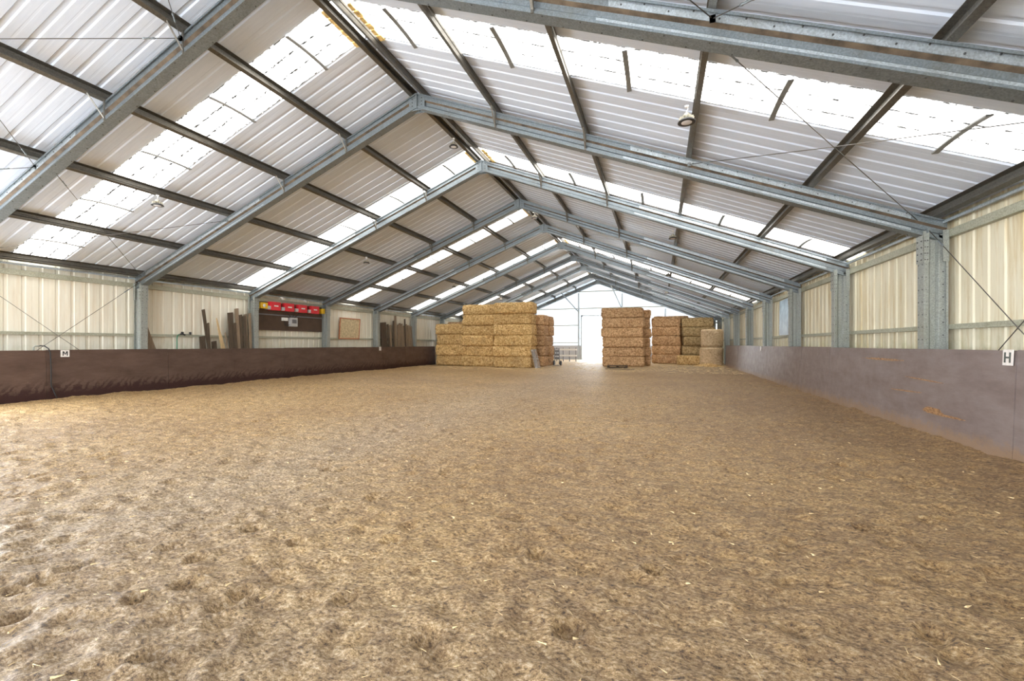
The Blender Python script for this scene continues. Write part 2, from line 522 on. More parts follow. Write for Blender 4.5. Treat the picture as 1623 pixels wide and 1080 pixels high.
# ridge capping outside so that no sky shows at the joint
mb.box(-0.35, 0.35, Y0, Y1 + .1, ZS + 0.05, ZS + 0.06)
ceiling = struct(mb.build('ceiling', M['roof']))

nwin = 0
for (ya, yb) in SKY:
    for side in (-1, 1):
        nwin += 1
        mb = MB()
        sheet_strip(mb, ya, yb, roof_pt(side), [0.0, 10.8], 0)
        w = struct(mb.build('window_%d' % nwin, M['skylight'], loc=(side * 5.2, (ya + yb) / 2, ZS - TAN * 5.2)))
        w['label'] = 'translucent rooflight strip in the %s roof slope' % ('left' if side < 0 else 'right')
        for xm in (1.1, 3.15, 5.25, 7.38, 9.4):
            b = MB()
            pts = []
            for k in range(7):
                t = k / 6; y = ya - 0.02 + t * (yb - ya + 0.04)
                z = ZS - TAN * xm - 0.02 - 0.03 * abs(2 * t - 1) ** 2
                pts.append((side * xm, y, z))
            for p, q in zip(pts[:-1], pts[1:]): b.bar(p, q, 0.075, 0.02)
            b.build('support_bar', M['skybar'], w, pts[3])
        b = MB()
        for k in range(6):
            y = ya + 0.05 + k * 0.175
            b.box(side * 0.3 - .04, side * 0.3 + .04 + 0.03 * (k % 2), y, y + 0.15, ZS - TAN * .3 - 0.045, ZS - TAN * .3 - 0.012)
        b.build('foam_filler', M['amber'], w, (side * 0.3, ya, ZS - .15))

# side walls ---------------------------------------------------------------
WX = 10.56
def wall_pt(side):
    def fn(z, y, r): return (side * (WX + r), y, z)
    return fn
ZT = ZS - TAN * WX + 0.02
mb = MB(); sheet_strip(mb, Y0, 1.35, wall_pt(-1), [-0.1, ZT]); sheet_strip(mb, 4.85, Y1, wall_pt(-1), [-0.1, ZT]); sheet_strip(mb, 1.35, 4.85, wall_pt(-1), [3.2, ZT])  # out-of-view gap left for the added side light
struct(mb.build('wall_left', M['wall_l']))
mb = MB(); sheet_strip(mb, Y0, Y1, wall_pt(1), [-0.1, ZT])
struct(mb.build('wall_right', M['wall_r']))

# far gable (ribs vertical), doorway between -1.62 and 2.1 -------------------
DX0, DX1, DZ = -1.50, 2.05, 4.24
YG = Y1
mb = MB()
def zroof(x): return ZS - TAN * abs(x)
def gable_cols(mb, yy, sgn, x0, x1, zlo, cut=None):
    x = x0; k = 0
    pts = []
    while x < x1 - 1e-6:
        for dx, r in ((0, 0), (0.115, 0), (0.135, 0.032), (0.195, 0.032), (0.215, 0)):
            if x + dx < x1: pts.append((x + dx, r))
        x += PITCH
    pts.append((x1, 0))
    if x0 < 0 < x1: pts.append((0, 0)); pts = sorted(set(pts))
    vs = []; fs = []
    for x, r in pts:
        vs += [(x, yy + sgn * r, zlo), (x, yy + sgn * r, zroof(x))]
    for i in range(len(pts) - 1):
        fs.append((2 * i, 2 * i + 2, 2 * i + 3, 2 * i + 1))
    mb.add(vs, fs)
gable_cols(mb, YG, 1, -WX, DX0, 1.38)
gable_cols(mb, YG, 1, DX0, DX1, DZ)
gable_cols(mb, YG, 1, DX1, WX, 1.38)
wf = struct(mb.build('wall_far', M['gable']))
b = MB(); b.box(-WX, DX0 - .02, YG - 0.08, YG + 0.12, -0.1, 1.38); b.build('base_panel', M['panelgrey'], wf)
b = MB(); b.box(DX1 + .02, WX, YG - 0.08, YG + 0.12, -0.1, 1.38); b.build('base_panel', M['panelgrey'], wf)
mb = MB(); gable_cols(mb, Y0, -1, -WX, -5, -0.1); gable_cols(mb, Y0, -1, -5, 5, 4.3); gable_cols(mb, Y0, -1, 5, WX, -0.1)
struct(mb.build('wall_near', M['wall_back']))

# door frame
mb = MB()
mb.box(DX0 - .14, DX0, YG - .16, YG + .05, 0, DZ + .12)
mb.box(DX1, DX1 + .14, YG - .16, YG + .05, 0, DZ + .12)
mb.box(DX0 - .14, DX1 + .14, YG - .16, YG + .05, DZ, DZ + .12)
for z in (0.95, 2.05, 3.1): mb.box(DX0 - .35, DX0 - .14, YG - .14, YG - .1, z, z + .05)
d = struct(mb.build('door_1', M['galv_bright']))

# ------------------------------------------------------------------ floor
def vnoise(x, y, seed):
    rs = np.random.RandomState(seed); T = rs.rand(256, 256)
    xi = np.floor(x).astype(int); yi = np.floor(y).astype(int)
    fx = x - xi; fy = y - yi
    fx = fx * fx * (3 - 2 * fx); fy = fy * fy * (3 - 2 * fy)
    a = T[xi % 256, yi % 256]; b = T[(xi + 1) % 256, yi % 256]
    c = T[xi % 256, (yi + 1) % 256]; d_ = T[(xi + 1) % 256, (yi + 1) % 256]
    return (a * (1 - fx) + b * fx) * (1 - fy) + (c * (1 - fx) + d_ * fx) * fy - 0.5


def build_floor():
    ys = [Y0]
    while ys[-1] < 0.5: ys.append(ys[-1] + 0.25)
    y = ys[-1]; st = 0.024
    while y < YG + 0.3:
        if y > 4: st = 0.024 * (y / 4) ** 1.25
        y += min(st, 0.3); ys.append(y)
    xs = np.concatenate([np.arange(-10.6, -2, 0.05), np.arange(-2, 10.62, 0.03)])
    xs = np.unique(np.round(xs, 4)); ys = np.array(ys)
    X, Y = np.meshgrid(xs, ys, indexing='ij')
    a = (X * 0.97 + Y * 0.24); c_ = (-X * 0.24 + Y * 0.97)
    H = 0.030 * vnoise(a * 0.9, c_ * 0.9, 1) + 0.030 * vnoise(a * 2.7, c_ * 3.5, 2) + 0.024 * vnoise(a * 6.5, c_ * 8.5, 3)
    H += 0.016 * vnoise(a * 15, c_ * 19, 4) * (Y < 16) + 0.009 * vnoise(a * 31, c_ * 34, 5) * (Y < 9)
    rs = np.random.RandomState(11)
    def hole(px, py, r, dep, rim=0.35, st=1.0, an=0.0):
        i0, i1 = np.searchsorted(xs, [px - 3 * r * st, px + 3 * r * st]); j0, j1 = np.searchsorted(ys, [py - 3 * r * st, py + 3 * r * st])
        if i1 <= i0 or j1 <= j0: return
        dx = X[i0:i1, j0:j1] - px; dy = Y[i0:i1, j0:j1] - py
        u = dx * math.cos(an) + dy * math.sin(an); v = -dx * math.sin(an) + dy * math.cos(an)
        q = np.sqrt((u / st) ** 2 + v ** 2) / r
        H[i0:i1, j0:j1] += -dep * np.exp(-(q ** 3)) + rim * dep * np.exp(-((q - 1.45) / 0.35) ** 2)
    for k in range(2600):
        py = 1.0 + 24 * rs.rand() ** 1.5; px = rs.uniform(-9.7, 9.7)
        hole(px, py, rs.uniform(0.04, 0.085), rs.uniform(0.008, 0.026), 0.35, rs.uniform(1, 1.6), rs.uniform(0, 3.1))
    for (px, py) in HOLES:
        hole(px, py, rs.uniform(0.05, 0.065), rs.uniform(0.045, 0.06), 0.3, 1.3, rs.uniform(0, 3.1))
    # banked edges along the kickboards and an uneven foot
    dr = np.clip((X - 9.2) / 0.85, 0, 1); dl = np.clip((-9.2 - X) / 0.85, 0, 1)
    H += 0.05 * dr ** 2 * (0.6 + vnoise(Y * 1.5, Y * 0, 9)) + 0.04 * dl ** 2 * (0.6 + vnoise(Y * 1.3, Y * 0, 10))
    H *= np.clip((43 - Y) / 8, 0.15, 1)
    n, k = X.shape
    V = np.stack([X, Y, H], -1).reshape(-1, 3)
    I, J = np.meshgrid(np.arange(n - 1), np.arange(k - 1), indexing='ij')
    a0 = (I * k + J).ravel()
    F = np.stack([a0, a0 + k, a0 + k + 1, a0 + 1], -1)
    me = bpy.data.meshes.new('floor')
    me.vertices.add(len(V)); me.vertices.foreach_set('co', V.astype(np.float32).ravel())
    me.loops.add(F.size); me.loops.foreach_set('vertex_index', F.astype(np.int32).ravel())
    me.polygons.add(len(F)); me.polygons.foreach_set('loop_start', (np.arange(len(F)) * 4).astype(np.int32))
    me.polygons.foreach_set('use_smooth', np.ones(len(F), bool))
    me.update(calc_edges=True); me.validate()
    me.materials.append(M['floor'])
    o = bpy.data.objects.new('floor', me); COL.objects.link(o); struct(o)
    return xs, ys, H


def floor_at(px, py):
    f, th, cx, y0, camx, hc = 698, .3271, 809.5, 545.8, 5.747, 1.521
    c, s = math.cos(th), math.sin(th)
    r = (px - cx) / f; u = (y0 - py) / f
    t = -hc / u
    return (camx + (-s + c * r) * t, (c + s * r) * t)


HOLES = [floor_at(*p) for p in ((548, 948), (236, 1046), (385, 938), (358, 958), (298, 928), (312, 886), (55, 918), (28, 935),
                                (25, 975), (110, 902), (268, 868), (520, 745), (590, 790), (705, 752), (1035, 905), (215, 955), (1480, 1010), (1370, 840), (470, 862), (400, 840), (620, 860), (680, 1010), (850, 880), (905, 1000))]
FX, FYS, FH = build_floor()


def floor_h(x, y):
    i = min(max(int(np.searchsorted(FX, x)), 0), len(FX) - 1); j = min(max(int(np.searchsorted(FYS, y)), 0), len(FYS) - 1)
    return float(FH[i, j])


# outdoor yard beyond the doorway
mb = MB(); mb.box(-60, 60, YG + 0.3, 120, -0.4, -0.02)
struct(mb.build('floor_outside', M['concrete']))

# ------------------------------------------------------------------ portal frames
def ibeam(flip=1):
    h = 0.343
    half = [(0.10, 0), (0.10, 0.032), (0.094, 0.032), (0.094, 0.006), (0.062, 0.006), (0.062, 0.088), (0.012, 0.125),
            (0.012, 0.200), (0.062, 0.230), (0.062, h - 0.006), (0.094, h - 0.006), (0.094, h - 0.032), (0.10, h - 0.032), (0.10, h)]
    prof = half + [(-y, z) for y, z in reversed(half)]
    fold_brown = [0] * len(prof)
    fold_brown[7] = 1; fold_brown[len(prof) - 9] = 1     # brown floor reflection painted on the down-facing folds
    return prof, fold_brown


PROF, FOLD_BROWN = ibeam()
ORD = ['nearest', 'second', 'third', 'fourth', 'fifth', 'sixth', 'seventh', 'eighth', 'ninth', 'tenth']
frame_note = ['crossing the top corners of the view', 'with the first ridge joint in view', 'pale under the second rooflight',
              'dark, just before the third rooflight', 'at the left end of the stacked fence boards', 'under the fourth rooflight, before the bales',
              'over the front of the straw bales', 'above the bale stacks, dark against the glow', 'pale, under the last rooflight', 'against the far gable wall']
for k in range(1, 11):
    y = FY[k] if k < 10 else YG - 0.16
    root = empty('portal_frame', (0, y, 0), '%s steel portal frame from the camera, %s' % (ORD[k - 1], frame_note[k - 1]), 'steel frame', 'portal frames along the hall')
    for side in (-1, 1):
        nm = 'left' if side < 0 else 'right'
        # rafter
        mb = MB()
        fa = lambda a, h, s_=side, yy=y: (s_ * 10.46, yy + a, ZB - TAN * 10.46 + h / CA)
        fb = lambda a, h, s_=side, yy=y: (s_ * 0.012, yy + a, ZB - TAN * 0.012 + h / CA)
        mb.sweep(PROF, fa, fb, 0, FOLD_BROWN)
        for i in range(40 if k <= 3 else 0):
            x = 0.4 + i * 0.245
            mb.bolt((side * x, y + (0.07 if i % 2 else -0.07), ZB - TAN * x), (side * -TAN, 0, -1), 0.01, 0.008, 2)
        rf = mb.build('rafter', [M['galv'], M['fold_brown'], M['bolt']], root, (side * 5.2, y, ZB - TAN * 5.2))
        # sleeve plates on the eave half of the rafter, bolted through the web
        for sg in (-1, 1):
            for (h0, h1) in ((0.235, 0.332), (0.01, 0.085)):
                mb = MB()
                pr = [(sg * 0.063, h0), (sg * 0.067, h0), (sg * 0.067, h1), (sg * 0.063, h1)]
                xa = 5.15 if h0 > .1 else 5.0
                mb.sweep(pr, lambda a, h, s_=side, yy=y: (s_ * 9.95, yy + a, ZB - TAN * 9.95 + h / CA),
                         lambda a, h, s_=side, yy=y, xa=xa: (s_ * xa, yy + a, ZB - TAN * xa + h / CA), 0)
                if k <= 4 and h0 > .1:
                    for i in range(18):
                        x = 5.3 + i * 0.27; zz = ZB - TAN * x
                        mb.bolt((side * x, y + sg * 0.067, zz + (0.31 if i % 2 else 0.27) / CA), (0, sg, 0), 0.011, 0.008, 1)
                mb.build('splice_plate', [M['galv_bright'], M['bolt']], root, (side * 7.5, y, ZB - TAN * 7.5))
        # column
        mb = MB()
        zt = ZB - TAN * 10.1 + 0.05
        mb.sweep([(a, h) for a, h in PROF], lambda a, h, s_=side, yy=y: (s_ * (10.115 + h), yy + a, -0.05),
                 lambda a, h, s_=side, yy=y, zt=zt: (s_ * (10.115 + h), yy + a, zt - 0.05 - TAN * h * 0), 0)
        for z in np.arange(1.6, 3.2, 0.22 if k < 4 else 0.6):
            for sg in (-1, 1):
                mb.bolt((side * 10.16, y + sg * 0.063, z), (0, sg, 0), 0.011, 0.006, 1)
                mb.bolt((side * 10.40, y + sg * 0.063, z + .08), (0, sg, 0), 0.011, 0.006, 1)
                mb.bolt((side * 10.115, y + sg * 0.06, z), (-side, 0, 0), 0.011, 0.006, 1)
        mb.build('column', [M['galv_col'], M['bolt']], root, (side * 10.3, y, 0))
        # knee bracket: gusset plates wrapping the top of the column
        mb = MB()
        for sg in (-1, 1):
            x0, x1 = side * 10.105, side * 10.19
            mb.box(min(x0, x1), max(x0, x1), y + sg * 0.104 - .004, y + sg * 0.104 + .004, 2.95, zt + 0.02)
            x0, x1 = side * 10.38, side * 10.465
            mb.box(min(x0, x1), max(x0, x1), y + sg * 0.104 - .004, y + sg * 0.104 + .004, 2.95, zt + 0.02)
            for i in range(4):
                for j in range(2):
                    mb.bolt((side * (10.13 + .035 * j), y + sg * 0.108, 3.0 + i * 0.11), (0, sg, 0), 0.01, 0.008, 1)
        x0, x1 = side * 10.10, side * 10.112
        mb.box(min(x0, x1), max(x0, x1), y - .108, y + .108, 2.95, zt)
        for i in range(5):
            for sg in (-1, 1): mb.bolt((side * 10.10, y + sg * .06, 3.0 + i * .11), (-side, 0, 0), 0.012, 0.009, 1)
        mb.build('knee_bracket', [M['galv_col'], M['bolt']], root, (side * 10.2, y, 3.2))
        # fly braces and vertical cleats at the purlins
        for px in (2.1, 4.2):
            mb = MB()
            zb = ZB - TAN * px
            mb.box(side * px - .02, side * px + .02, y - 0.115, y - 0.105, zb - 0.01, zb + 0.36 / CA)
            mb.bar((side * px, y - 0.42, zb + 0.43), (side * px, y - 0.1, zb + 0.02), 0.035, 0.006)
            mb.build('fly_brace', M['purlin'], root, (side * px, y - .1, zb))
    # ridge plate
    mb = MB()
    for sg in (-1, 1):
        mb.box(-0.22, 0.22, y + sg * 0.067 - .003, y + sg * 0.067 + .003, ZB - .06, ZB + .30)
    mb.box(-0.02, 0.02, y - 0.115, y + 0.115, ZB - 0.02, ZB + 0.35)
    for i in range(4):
        for sx in (-1, 1):
            mb.bolt((sx * 0.13, y - 0.071, ZB - 0.02 + .085 * i), (0, -1, 0), 0.014, 0.01, 1)
    mb.build('ridge_plate', [M['galv'], M['bolt']], root, (0, y, ZB))

# ------------------------------------------------------------------ purlins
PUR = [0.14, 2.1, 4.2, 6.3, 8.42, 10.28]
word = ['topmost, beside the ridge', 'second down from the ridge', 'third down from the ridge', 'fourth down from the ridge', 'fifth down from the ridge', 'lowest, along the eave']
def zprof():
    t = 0.004
    return [(0.032, 0), (0.032, 0.018), (0.028, 0.018), (0.028, t), (-0.028, t), (-0.028, 0.06), (-0.018, 0.075), (-0.018, 0.10), (-0.028, 0.115),
            (-0.028, 0.158), (0.03, 0.158), (0.03, 0.163), (-0.033, 0.163), (-0.033, 0.115), (-0.023, 0.10), (-0.023, 0.075), (-0.033, 0.06), (-0.033, 0)]
for side in (-1, 1):
    for i, px in enumerate(PUR):
        mb = MB(); zb = ZP - TAN * px + 0.002
        ca, sa = CA, math.sin(ANG)
        def mp(yy):
            return lambda a, h: (side * (px - a * 1.3 * ca + h * sa * 0), yy, zb + a * 1.3 * sa + h / CA)
        mb.sweep(zprof(), mp(Y0), mp(YG), 0)
        # lapped cleats over every frame
        for k in range(1, 11):
            yk = FY[k]
            mb.box(side * px - .035, side * px + .035, yk - .07, yk + .07, zb - 0.0, zb + 0.012)
        o = mb.build('roof_purlin', M['purlin'], loc=(side * px, (Y0 + YG) / 2, zb))
        tag(o, 'long roof purlin on the %s slope, %s' % ('left' if side < 0 else 'right', word[i]), 'purlin', 'purlins under the roof')

# girts
for side in (-1, 1):
    nm = 'left' if side < 0 else 'right'
    ys_ = 4.86 if side < 0 else Y0
    for (z, wd, lb) in ((1.78, 0.075, 'lower'), (3.37, 0.13, 'upper')):
        mb = MB()
        x0, x1 = sorted((side * 10.465, side * 10.555))
        mb.box(x0, x1, ys_, YG - .2, z, z + 0.008)
        mb.box(x0, x1, ys_, YG - .2, z + wd, z + wd + 0.006)
        xf = side * 10.468
        mb.box(min(xf, xf + side * .006), max(xf, xf + side * .006), ys_, YG - .2, z, z + wd)
        o = mb.build('wall_rail', M['girt'], loc=(side * 10.5, 17, z))
        tag(o, '%s horizontal steel rail along the cream %s wall' % (lb, nm), 'wall rail', 'horizontal rails on the side walls')
    mb = MB()
    x0, x1 = sorted((side * 10.40, side * 10.55))
    mb.box(x0, x1, Y0, YG - .2, 3.665, 3.672); xe = side * 10.40
    mb.box(min(xe, xe + side * .005), max(xe, xe + side * .005), Y0, YG - .2, 3.62, 3.672)
    struct(mb.build('trim_%d' % (1 if side < 0 else 2), M['galv_bright'], loc=(side * 10.5, 17, 3.67)))

# gable steelwork -----------------------------------------------------------
def gpost(x, lab, z0=0.0):
    mb = MB(); w = 0.07
    mb.box(x - w, x + w, YG - .33, YG - .17, z0, zroof(x) - 0.7)
    mb.box(x - .02, x + .02, YG - .36, YG - .33, z0, zroof(x) - 0.7)
    tag(mb.build('gable_post', M['galv_bright'], loc=(x, YG - .25, z0)), lab, 'steel post', 'posts of the far gable')
gpost(-1.85, 'pale steel gable post on the left of the bright doorway')
gpost(2.3, 'steel gable post on the right of the doorway, behind the bales')
gpost(-6.2, 'pale steel gable post behind the tall left straw stack')
gpost(6.2, 'steel gable post behind the set-back straw bales on the right')
for (z, lab) in ((5.0, 'gable rail just above the doorway'), (6.65, 'top gable rail, below the ridge'), (3.35, 'gable rail halfway up, left of the doorway'), (1.62, 'lowest gable rail, left of the doorway')):
    mb = MB()
    half = min(10.4, (ZS - z) / TAN - .15)
    if z > 4.3: mb.box(-half, half, YG - .16, YG - .02, z, z + 0.07)
    else: mb.box(-10.2, DX0 - .36, YG - .16, YG - .02, z, z + 0.07)
    tag(mb.build('gable_rail', M['girt'], loc=(0, YG - .1, z)), 'thin steel %s' % lab, 'wall rail', 'rails of the far gable')
for (a, b_, lab) in (((-2.95, FY[9] + 1.0, zroof(2.95) - .5), (-1.9, YG - .4, 4.75), 'slanting pale brace left of the doorway, roof to post'),
                     ((1.55, FY[9] + 1.2, zroof(1.55) - .5), (2.25, YG - .4, 5.0), 'slanting dark brace right of the doorway, above the bales')):
    mb = MB(); mb.bar(a, b_, 0.07, 0.07)
    tag(mb.build('diagonal_brace', M['galv'], loc=b_), lab, 'brace')

# ------------------------------------------------------------------ bracing cables
def cable(a, b_, lab, grp, tb=0.12):
    a, b_ = Vector(a), Vector(b_)
    r = empty('bracing_cable', tuple(a), lab, 'cable', grp)
    mid = (a + b_) / 2 + Vector((0, 0, -0.012))
    MB().tube([a, mid, b_], 0.0065, 6).build('wire', M['cable'], r, tuple(a))
    d = (b_ - a).normalized(); p = a + d * 0.35
    m2 = MB(); m2.tube([p, p + d * .03, p + d * .06, p + d * .14, p + d * .17, p + d * .2], [.007, .018, .012, .012, .018, .007], 8)
    m2.build('turnbuckle', M['galv'], r, tuple(p))
    m3 = MB(); m3.box(a.x - .03, a.x + .03, a.y - .015, a.y + .015, a.z - .035, a.z + .035); m3.build('anchor_plate', M['galv'], r, tuple(a))
zc = lambda x: ZB + 0.22 - TAN * abs(x)
f1, f2 = FY[1], FY[2]
for side in (-1, 1):
    nm = 'left' if side < 0 else 'right'; G = 'roof bracing cables'
    cable((side * 6.3, f1 + .15, zc(6.3)), (side * 10.0, f2 - .15, zc(10.0)), 'bracing cable running from the nearest frame down to the %s eave of the second' % nm, G)
    cable((side * 6.3, f2 - .15, zc(6.3)), (side * 10.0, f1 + .15, zc(10.0)), 'bracing cable running from the second frame down to the %s eave of the nearest' % nm, G)
cable((-2.1, f1 - .15, zc(2.1)), (-6.3, FY[0] + .1, zc(6.3)), 'level-looking roof cable crossing the top left corner', 'roof bracing cables')
cable((-6.3, f1 - .15, zc(6.3)), (-2.1, FY[0] + .1, zc(2.1)), 'steep roof cable left of the nearest rafter, rising to the left edge', 'roof bracing cables')
cable((-6.3, f1 - .15, zc(6.3) - .03), (-10.0, FY[0] + .1, zc(10.0)), 'lowest roof cable at the left edge, below the steep one', 'roof bracing cables')
cable((-2.1, f1 - .15, zc(2.1)), (1.6, FY[0] + .3, zc(.3)), 'short steep roof cable at the top edge above the nearest rafter', 'roof bracing cables')
cable((6.3, f1 - .15, zc(6.3)), (10.0, FY[0] + .1, zc(10.0)), 'roof cable at the top edge running right from the fourth purlin', 'roof bracing cables')
cable((6.3, f1 - .15, zc(6.3)), (2.1, FY[0] + .1, zc(2.1)), 'roof cable at the top edge running left from the fourth purlin', 'roof bracing cables')
for side in (-1, 1):
    nm = 'left' if side < 0 else 'right'; G = 'wall bracing cables'; X = side * 10.2
    cable((X, f1 + .12, 3.45), (X, f2 - .12, 0.05), 'cable on the %s wall falling away from the camera behind the kickboard' % nm, G)
    cable((X - side * .02, f2 - .12, 3.50), (X - side * .02, f1 + .12, 0.05), 'cable on the %s wall rising away from the camera to the second frame' % nm, G)

# ------------------------------------------------------------------ kickboards
def kick(side, ya, yb, h, seams, mat, lab):
    r = empty('kickboard', (side * 10.04, ya, 0), lab, 'kickboard')
    ed = [ya] + seams + [yb]
    for i in range(len(ed) - 1):
        m_ = MB(); a, b_ = ed[i] + .004, ed[i + 1] - .004
        lean = 0.02 * math.sin(i * 2.3); dh = 0.006 * math.sin(i * 1.7)
        x0, x1 = side * 10.03, side * 10.05
        vs = []
        for z, dx in ((-0.06, -0.03), (h + dh, 0.02 + lean * .3)):
            for x in (x0, x1):
                for y in (a, b_): vs.append((x + side * dx, y, z))
        m_.add(vs, [(0, 1, 3, 2), (4, 6, 7, 5), (0, 4, 5, 1), (2, 3, 7, 6), (0, 2, 6, 4), (1, 5, 7, 3)])
        m_.build('panel', mat, r, (side * 10.04, a, 0))
    m_ = MB(); x0, x1 = sorted((side * 10.045, side * 10.085)); m_.box(x0 + side * .028, x1 + side * .028, ya, yb, h - 0.12, h - 0.03)
    m_.build('backing_rail', M['ply_edge'], r, (side * 10.07, ya, h))
    return r
kick(-1, 4.86, 29.1, 1.356, [7.27, 10.4, 12.84, 15.28, 17.72, 20.16, 22.6, 25.04, 27.5], M['kick_l'], 'dark brown scuffed ply kickboard along the left wall')
kick(1, 1.5, 33.6, 1.44, [4.9, 7.38, 10.67, 13.91, 16.35, 18.8, 21.2, 23.7, 26.1, 28.5, 31.0], M['kick_r'], 'greyish lilac gouged ply kickboard along the right wall')


# letter signs
def sign(side, y, z0, w, h, letter, lab, tilt=0.0, s2=0.0):
    X = side * 10.022
    r = empty('arena_sign', (X, y, z0), lab, 'sign', 'letter plates on the kickboards')
    off = -side * 0.012
    def P(u, v, d):   # u to the viewer's right, v up
        return (X + off * d, y + (u if side < 0 else -u) + tilt * v, z0 + v)
    m_ = MB()
    q = [P(-w / 2, 0, 0), P(w / 2, 0, 0), P(w / 2, h, 0), P(-w / 2, h, 0), P(-w / 2, 0, 1), P(w / 2, 0, 1), P(w / 2, h, 1), P(-w / 2, h, 1)]
    m_.add(q, [(0, 1, 2, 3), (4, 5, 6, 7), (0, 1, 5, 4), (1, 2, 6, 5), (2, 3, 7, 6), (3, 0, 4, 7)])
    m_.build('plate', M['dirtywhite'], r, (X, y, z0))
    strokes = []
    if letter == 'H':
        a, b_, t = w * .26, h * .33, w * .17
        strokes = [[(-a - t / 2, -b_), (-a + t / 2, -b_), (-a + t / 2, b_), (-a - t / 2, b_)], [(a - t / 2, -b_), (a + t / 2, -b_), (a + t / 2, b_), (a - t / 2, b_)],
                   [(-a, -h * .06), (a, -h * .06), (a, h * .06), (-a, h * .06)]]
    if letter == 'M':
        a, b_, t = w * .30, h * .33, w * .125
        strokes = [[(-a, -b_), (-a + t, -b_), (-a + t, b_), (-a, b_)], [(a - t, -b_), (a, -b_), (a, b_), (a - t, b_)],
                   [(-a, b_), (-a + t * 1.25, b_), (t * .4, -b_ * .45), (-t * .4, -b_ * .45)], [(a - t * 1.25, b_), (a, b_), (t * .4, -b_ * .45), (-t * .4, -b_ * .45)]]
    if letter:
        m_ = MB()
        for k, s_ in enumerate(strokes):
            e = 1.25 + .02 * k
            m_.add([P(u, v + h / 2, 1.0) for u, v in s_] + [P(u, v + h / 2, e) for u, v in s_], [(4, 5, 6, 7), (0, 1, 5, 4), (1, 2, 6, 5), (2, 3, 7, 6), (3, 0, 4, 7)])
        m_.build('letter', M['ink'] if letter == 'M' else M['ink_h'], r, (X, y, z0))
sign(-1, 7.66, 1.165, 0.19, 0.19, 'M', 'white plate with black letter M on the brown kickboard')
sign(1, 7.48, 1.245, 0.17, 0.205, 'H', 'white plate with grey letter H on the right kickboard', -0.06)
sign(-1, 22.3, 1.14, 0.2, 0.22, None, 'small far letter plate on the brown kickboard, too distant to read')
sign(1, 22.3, 1.23, 0.2, 0.2, None, 'small far letter plate on the right kickboard, too distant to read')


# ------------------------------------------------------------------ lamps
def lamp(x, y, lab, z=None):
    zp = ZP - TAN * abs(x) + 0.0
    zl = zp - 0.27
    r = empty('pendant_lamp', (x, y, zl), lab, 'lamp', 'high bay lamps')
    MB().lathe([(0.0, 0.065), (0.05, 0.065), (0.065, 0.05), (0.11, 0.036), (0.133, 0.015), (0.138, 0.0), (0.125, -0.006), (0.08, 0.0)], (x, y, zl), 28).build('housing_ring', M['lampblack'], r, (x, y, zl))
    m_ = MB()
    for k in range(12):
        a = 2 * PI * k / 12
        m_.bar((x + .02 * math.cos(a), y + .02 * math.sin(a), zl + .085), (x + .11 * math.cos(a), y + .11 * math.sin(a), zl + .055), 0.007, 0.055)
    m_.lathe([(0.0, 0.15), (0.032, 0.15), (0.045, 0.135), (0.045, 0.07), (0.0, 0.07)], (x, y, zl), 16)
    m_.build('heat_sink', M['lampbody'], r, (x, y, zl))
    MB().lathe([(0.082, -0.002), (0.07, -0.007), (0.0, -0.009)], (x, y, zl), 28).build('lens', M['lens'], r, (x, y, zl))
    m_ = MB(); m_.tube([(x, y, zl + .15), (x, y, zl + .19), (x + .02, y, zl + .21), (x + .02, y, zl + .24), (x, y, zl + .28)], 0.007, 8)
    m_.box(x - .03, x + .03, y - .025, y + .025, zp - .025, zp - .002)
    m_.build('hanger', M['white'], r, (x, y, zl + .2))
for y, w_ in ((12.0, 'nearest'), (20.0, 'second'), (28.2, 'third')):
    lamp(0.14 if y > 15 else -0.14, y, '%s round lamp hanging under the ridge' % w_)
for y, w_ in ((7.62, 'nearest'), (15.85, 'second'), (24.4, 'third'), (32.9, 'farthest')):
    lamp(-6.3, y + (.06 if y < 10 else .2), '%s round lamp hanging from the left slope' % w_)
    lamp(6.15, y, '%s round lamp hanging from the right slope' % w_)


# ------------------------------------------------------------------ straw bales
def fbm3(P, seed, f):
    x, y, z = P[:, 0] * f, P[:, 1] * f, P[:, 2] * f
    return (vnoise(x + z * 1.3, y + z * 0.7, seed) + vnoise(y * 1.1 + 17 + x * .3, z + x * .6 + 5, seed + 1)) * 0.5


